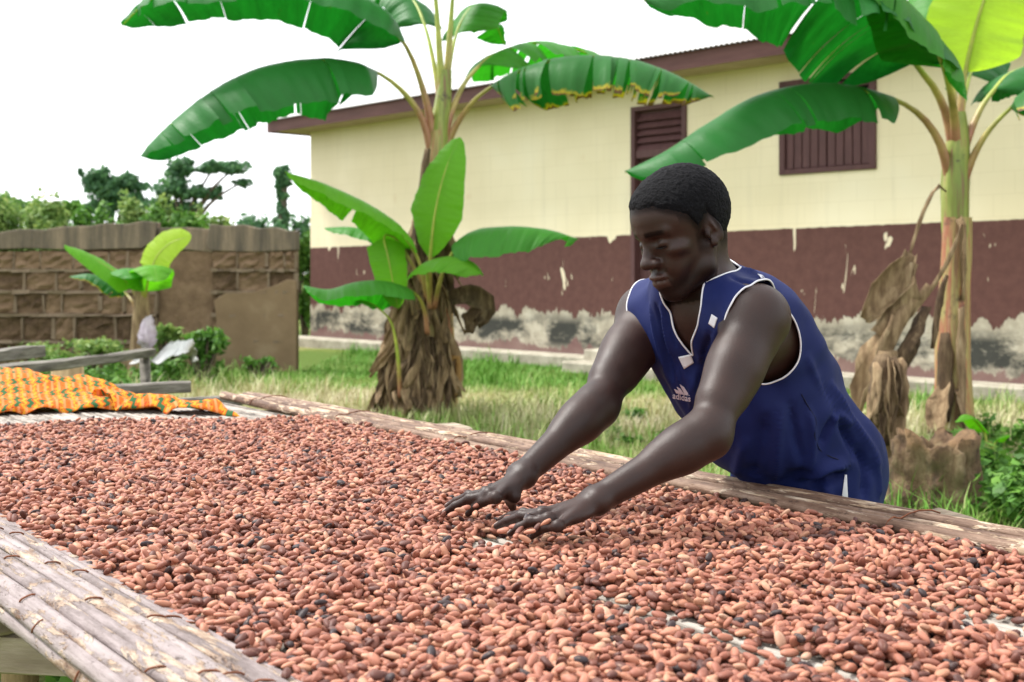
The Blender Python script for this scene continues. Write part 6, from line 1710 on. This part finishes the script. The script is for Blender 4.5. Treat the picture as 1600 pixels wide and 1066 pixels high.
# ---- white flashes and chest mark laid on the cloth
bvh = BVHTree.FromPolygons([tuple(map(float, v)) for v in sv], [tuple(map(int, q)) for q in sf])
EYE = Vector((0, 0, CAMZ))
def on_shirt(px, py, off=.0022):
    d = (P(px, py, 1.0) - EYE).normalized(); h = bvh.ray_cast(EYE, d)
    if h[0] is None: return None
    return h[0] - d * off, h[1]
def flash(name, quad, n=7):
    """a strip of white cloth sewn over the jersey between four corner points"""
    V, F = [], []
    (a, b, c_, d) = quad
    for i in range(n):
        for j in range(n):
            u_, v_ = i / (n - 1), j / (n - 1)
            px = (a[0] * (1 - u_) + b[0] * u_) * (1 - v_) + (d[0] * (1 - u_) + c_[0] * u_) * v_
            py = (a[1] * (1 - u_) + b[1] * u_) * (1 - v_) + (d[1] * (1 - u_) + c_[1] * u_) * v_
            h = on_shirt(px, py, .0016)
            if h is None: return None
            V.append(h[0] - Vector(mloc))
    for i in range(n - 1):
        for j in range(n - 1): F.append((i * n + j, (i + 1) * n + j, (i + 1) * n + j + 1, i * n + j + 1))
    o = obj(name, mesh_np(name, V, F), WHITE, jersey)
    q = o.modifiers.new('thick', 'SOLIDIFY'); q.thickness = .0012; q.offset = 0
    return o
flash('white_flash', [(1060, 558), (1079, 554), (1084, 567), (1069, 577)])
flash('white_flash', [(1010, 462), (1038, 464), (1038, 477), (1010, 475)])
flash('white_flash', [(1112, 491), (1121, 497), (1116, 513), (1107, 506)])
flash('white_flash', [(1184, 428), (1191, 430), (1214, 455), (1205, 453)])
flash('white_flash', [(1320, 742), (1323, 742), (1325, 783), (1315, 781)])
sp = [on_shirt(*p_, .0002) for p_ in ((1252, 616), (1264, 637), (1275, 657), (1273, 682), (1282, 704), (1296, 713), (1309, 718), (1329, 728))]
if all(sp):
    mb = MB(); mb.tube([v_ - Vector(mloc) for v_ in crom([h[0] for h in sp], 30)], .0011, 5); mb.build('seam', simple('navy_thread', [(0, (.002, .003, .015)), (1, (.004, .006, .025))], bump=0), jersey, True)
# chest mark: three slanted bars over the word
cu = bpy.data.curves.new('chest_word', 'FONT'); cu.body = 'adidas'; cu.size = 1.0; cu.resolution_u = 4; cu.offset = .012
tmp = bpy.data.objects.new('chest_word', cu); COL.objects.link(tmp)
dg = bpy.context.evaluated_depsgraph_get(); wm = bpy.data.meshes.new_from_object(tmp.evaluated_get(dg)); COL.objects.unlink(tmp); bpy.data.objects.remove(tmp)
co = np.array([v.co[:] for v in wm.vertices]); wd = co[:, 0].max()
def chest(name, V2, F):
    out = []
    for x, y in V2:
        h = on_shirt(x, y, .0012)
        if h is None: return None
        out.append(h[0] - Vector(mloc))
    o = obj(name, mesh_np(name, out, F, False), LOGO, jersey); q = o.modifiers.new('thick', 'SOLIDIFY'); q.thickness = .0008; q.offset = 0; return o
LOGO = simple('pale_pink_print', [(0.3, (0.50, 0.42, 0.48)), (0.7, (0.62, 0.54, 0.60))], 40, rough=.6, bump=0)
def mark(x, y): return (1051 + 28 * x + 0.0 * y, 622.5 + 5.5 * x - 9.5 * y)  # the word's own plane on the chest
chest('chest_word', [mark(c_[0] / wd, c_[1] / .72) for c_ in co], [tuple(p_.vertices) for p_ in wm.polygons])
for k, (xa, xb, top, w_) in enumerate(((.10, .20, .60, .24), (.27, .42, 1.05, .24), (.46, .68, 1.55, .26))):
    # bars leaning left, cut level at the foot
    base = [mark(xb, .95 + .0), mark(xb + w_, .95), mark(xb + w_ - .18 * (top + .2), .95 + top * .8), mark(xb - .18 * top, .95 + top)]
    chest('chest_bar', base, [(0, 1, 2, 3)])

# ---- shorts / trousers
trS = SDF()
trS.ell(PEL - zD * .06 + fD * .01, (.115, .078, .09), np.stack([uD, fD, zD]), .05)
for HP, KN, AN in legs:
    limb(trS, HP - zD * .06, KN, .066, .070, .074, .35, .05); limb(trS, KN, AN + zD * .06, .078, .06, .074, .3, .03)
tv, tq = surface_nets(lambda p: trS.ev(p) - .006 * vnoise(p, 14, 3), *all_bounds(trS), .006)
tv, tf = clip(tv, tri(tq), np.maximum(tv[:, 2] - .84, .10 - tv[:, 2]))
TROU = simple('dark_trousers', [(0.3, (0.02, 0.022, 0.03)), (0.7, (0.04, 0.042, 0.055))], 12, rough=.85)
o = obj('trousers', mesh_np('trousers', tv - mloc, tf), TROU, man)
q = o.modifiers.new('cloth', 'SOLIDIFY'); q.thickness = .004
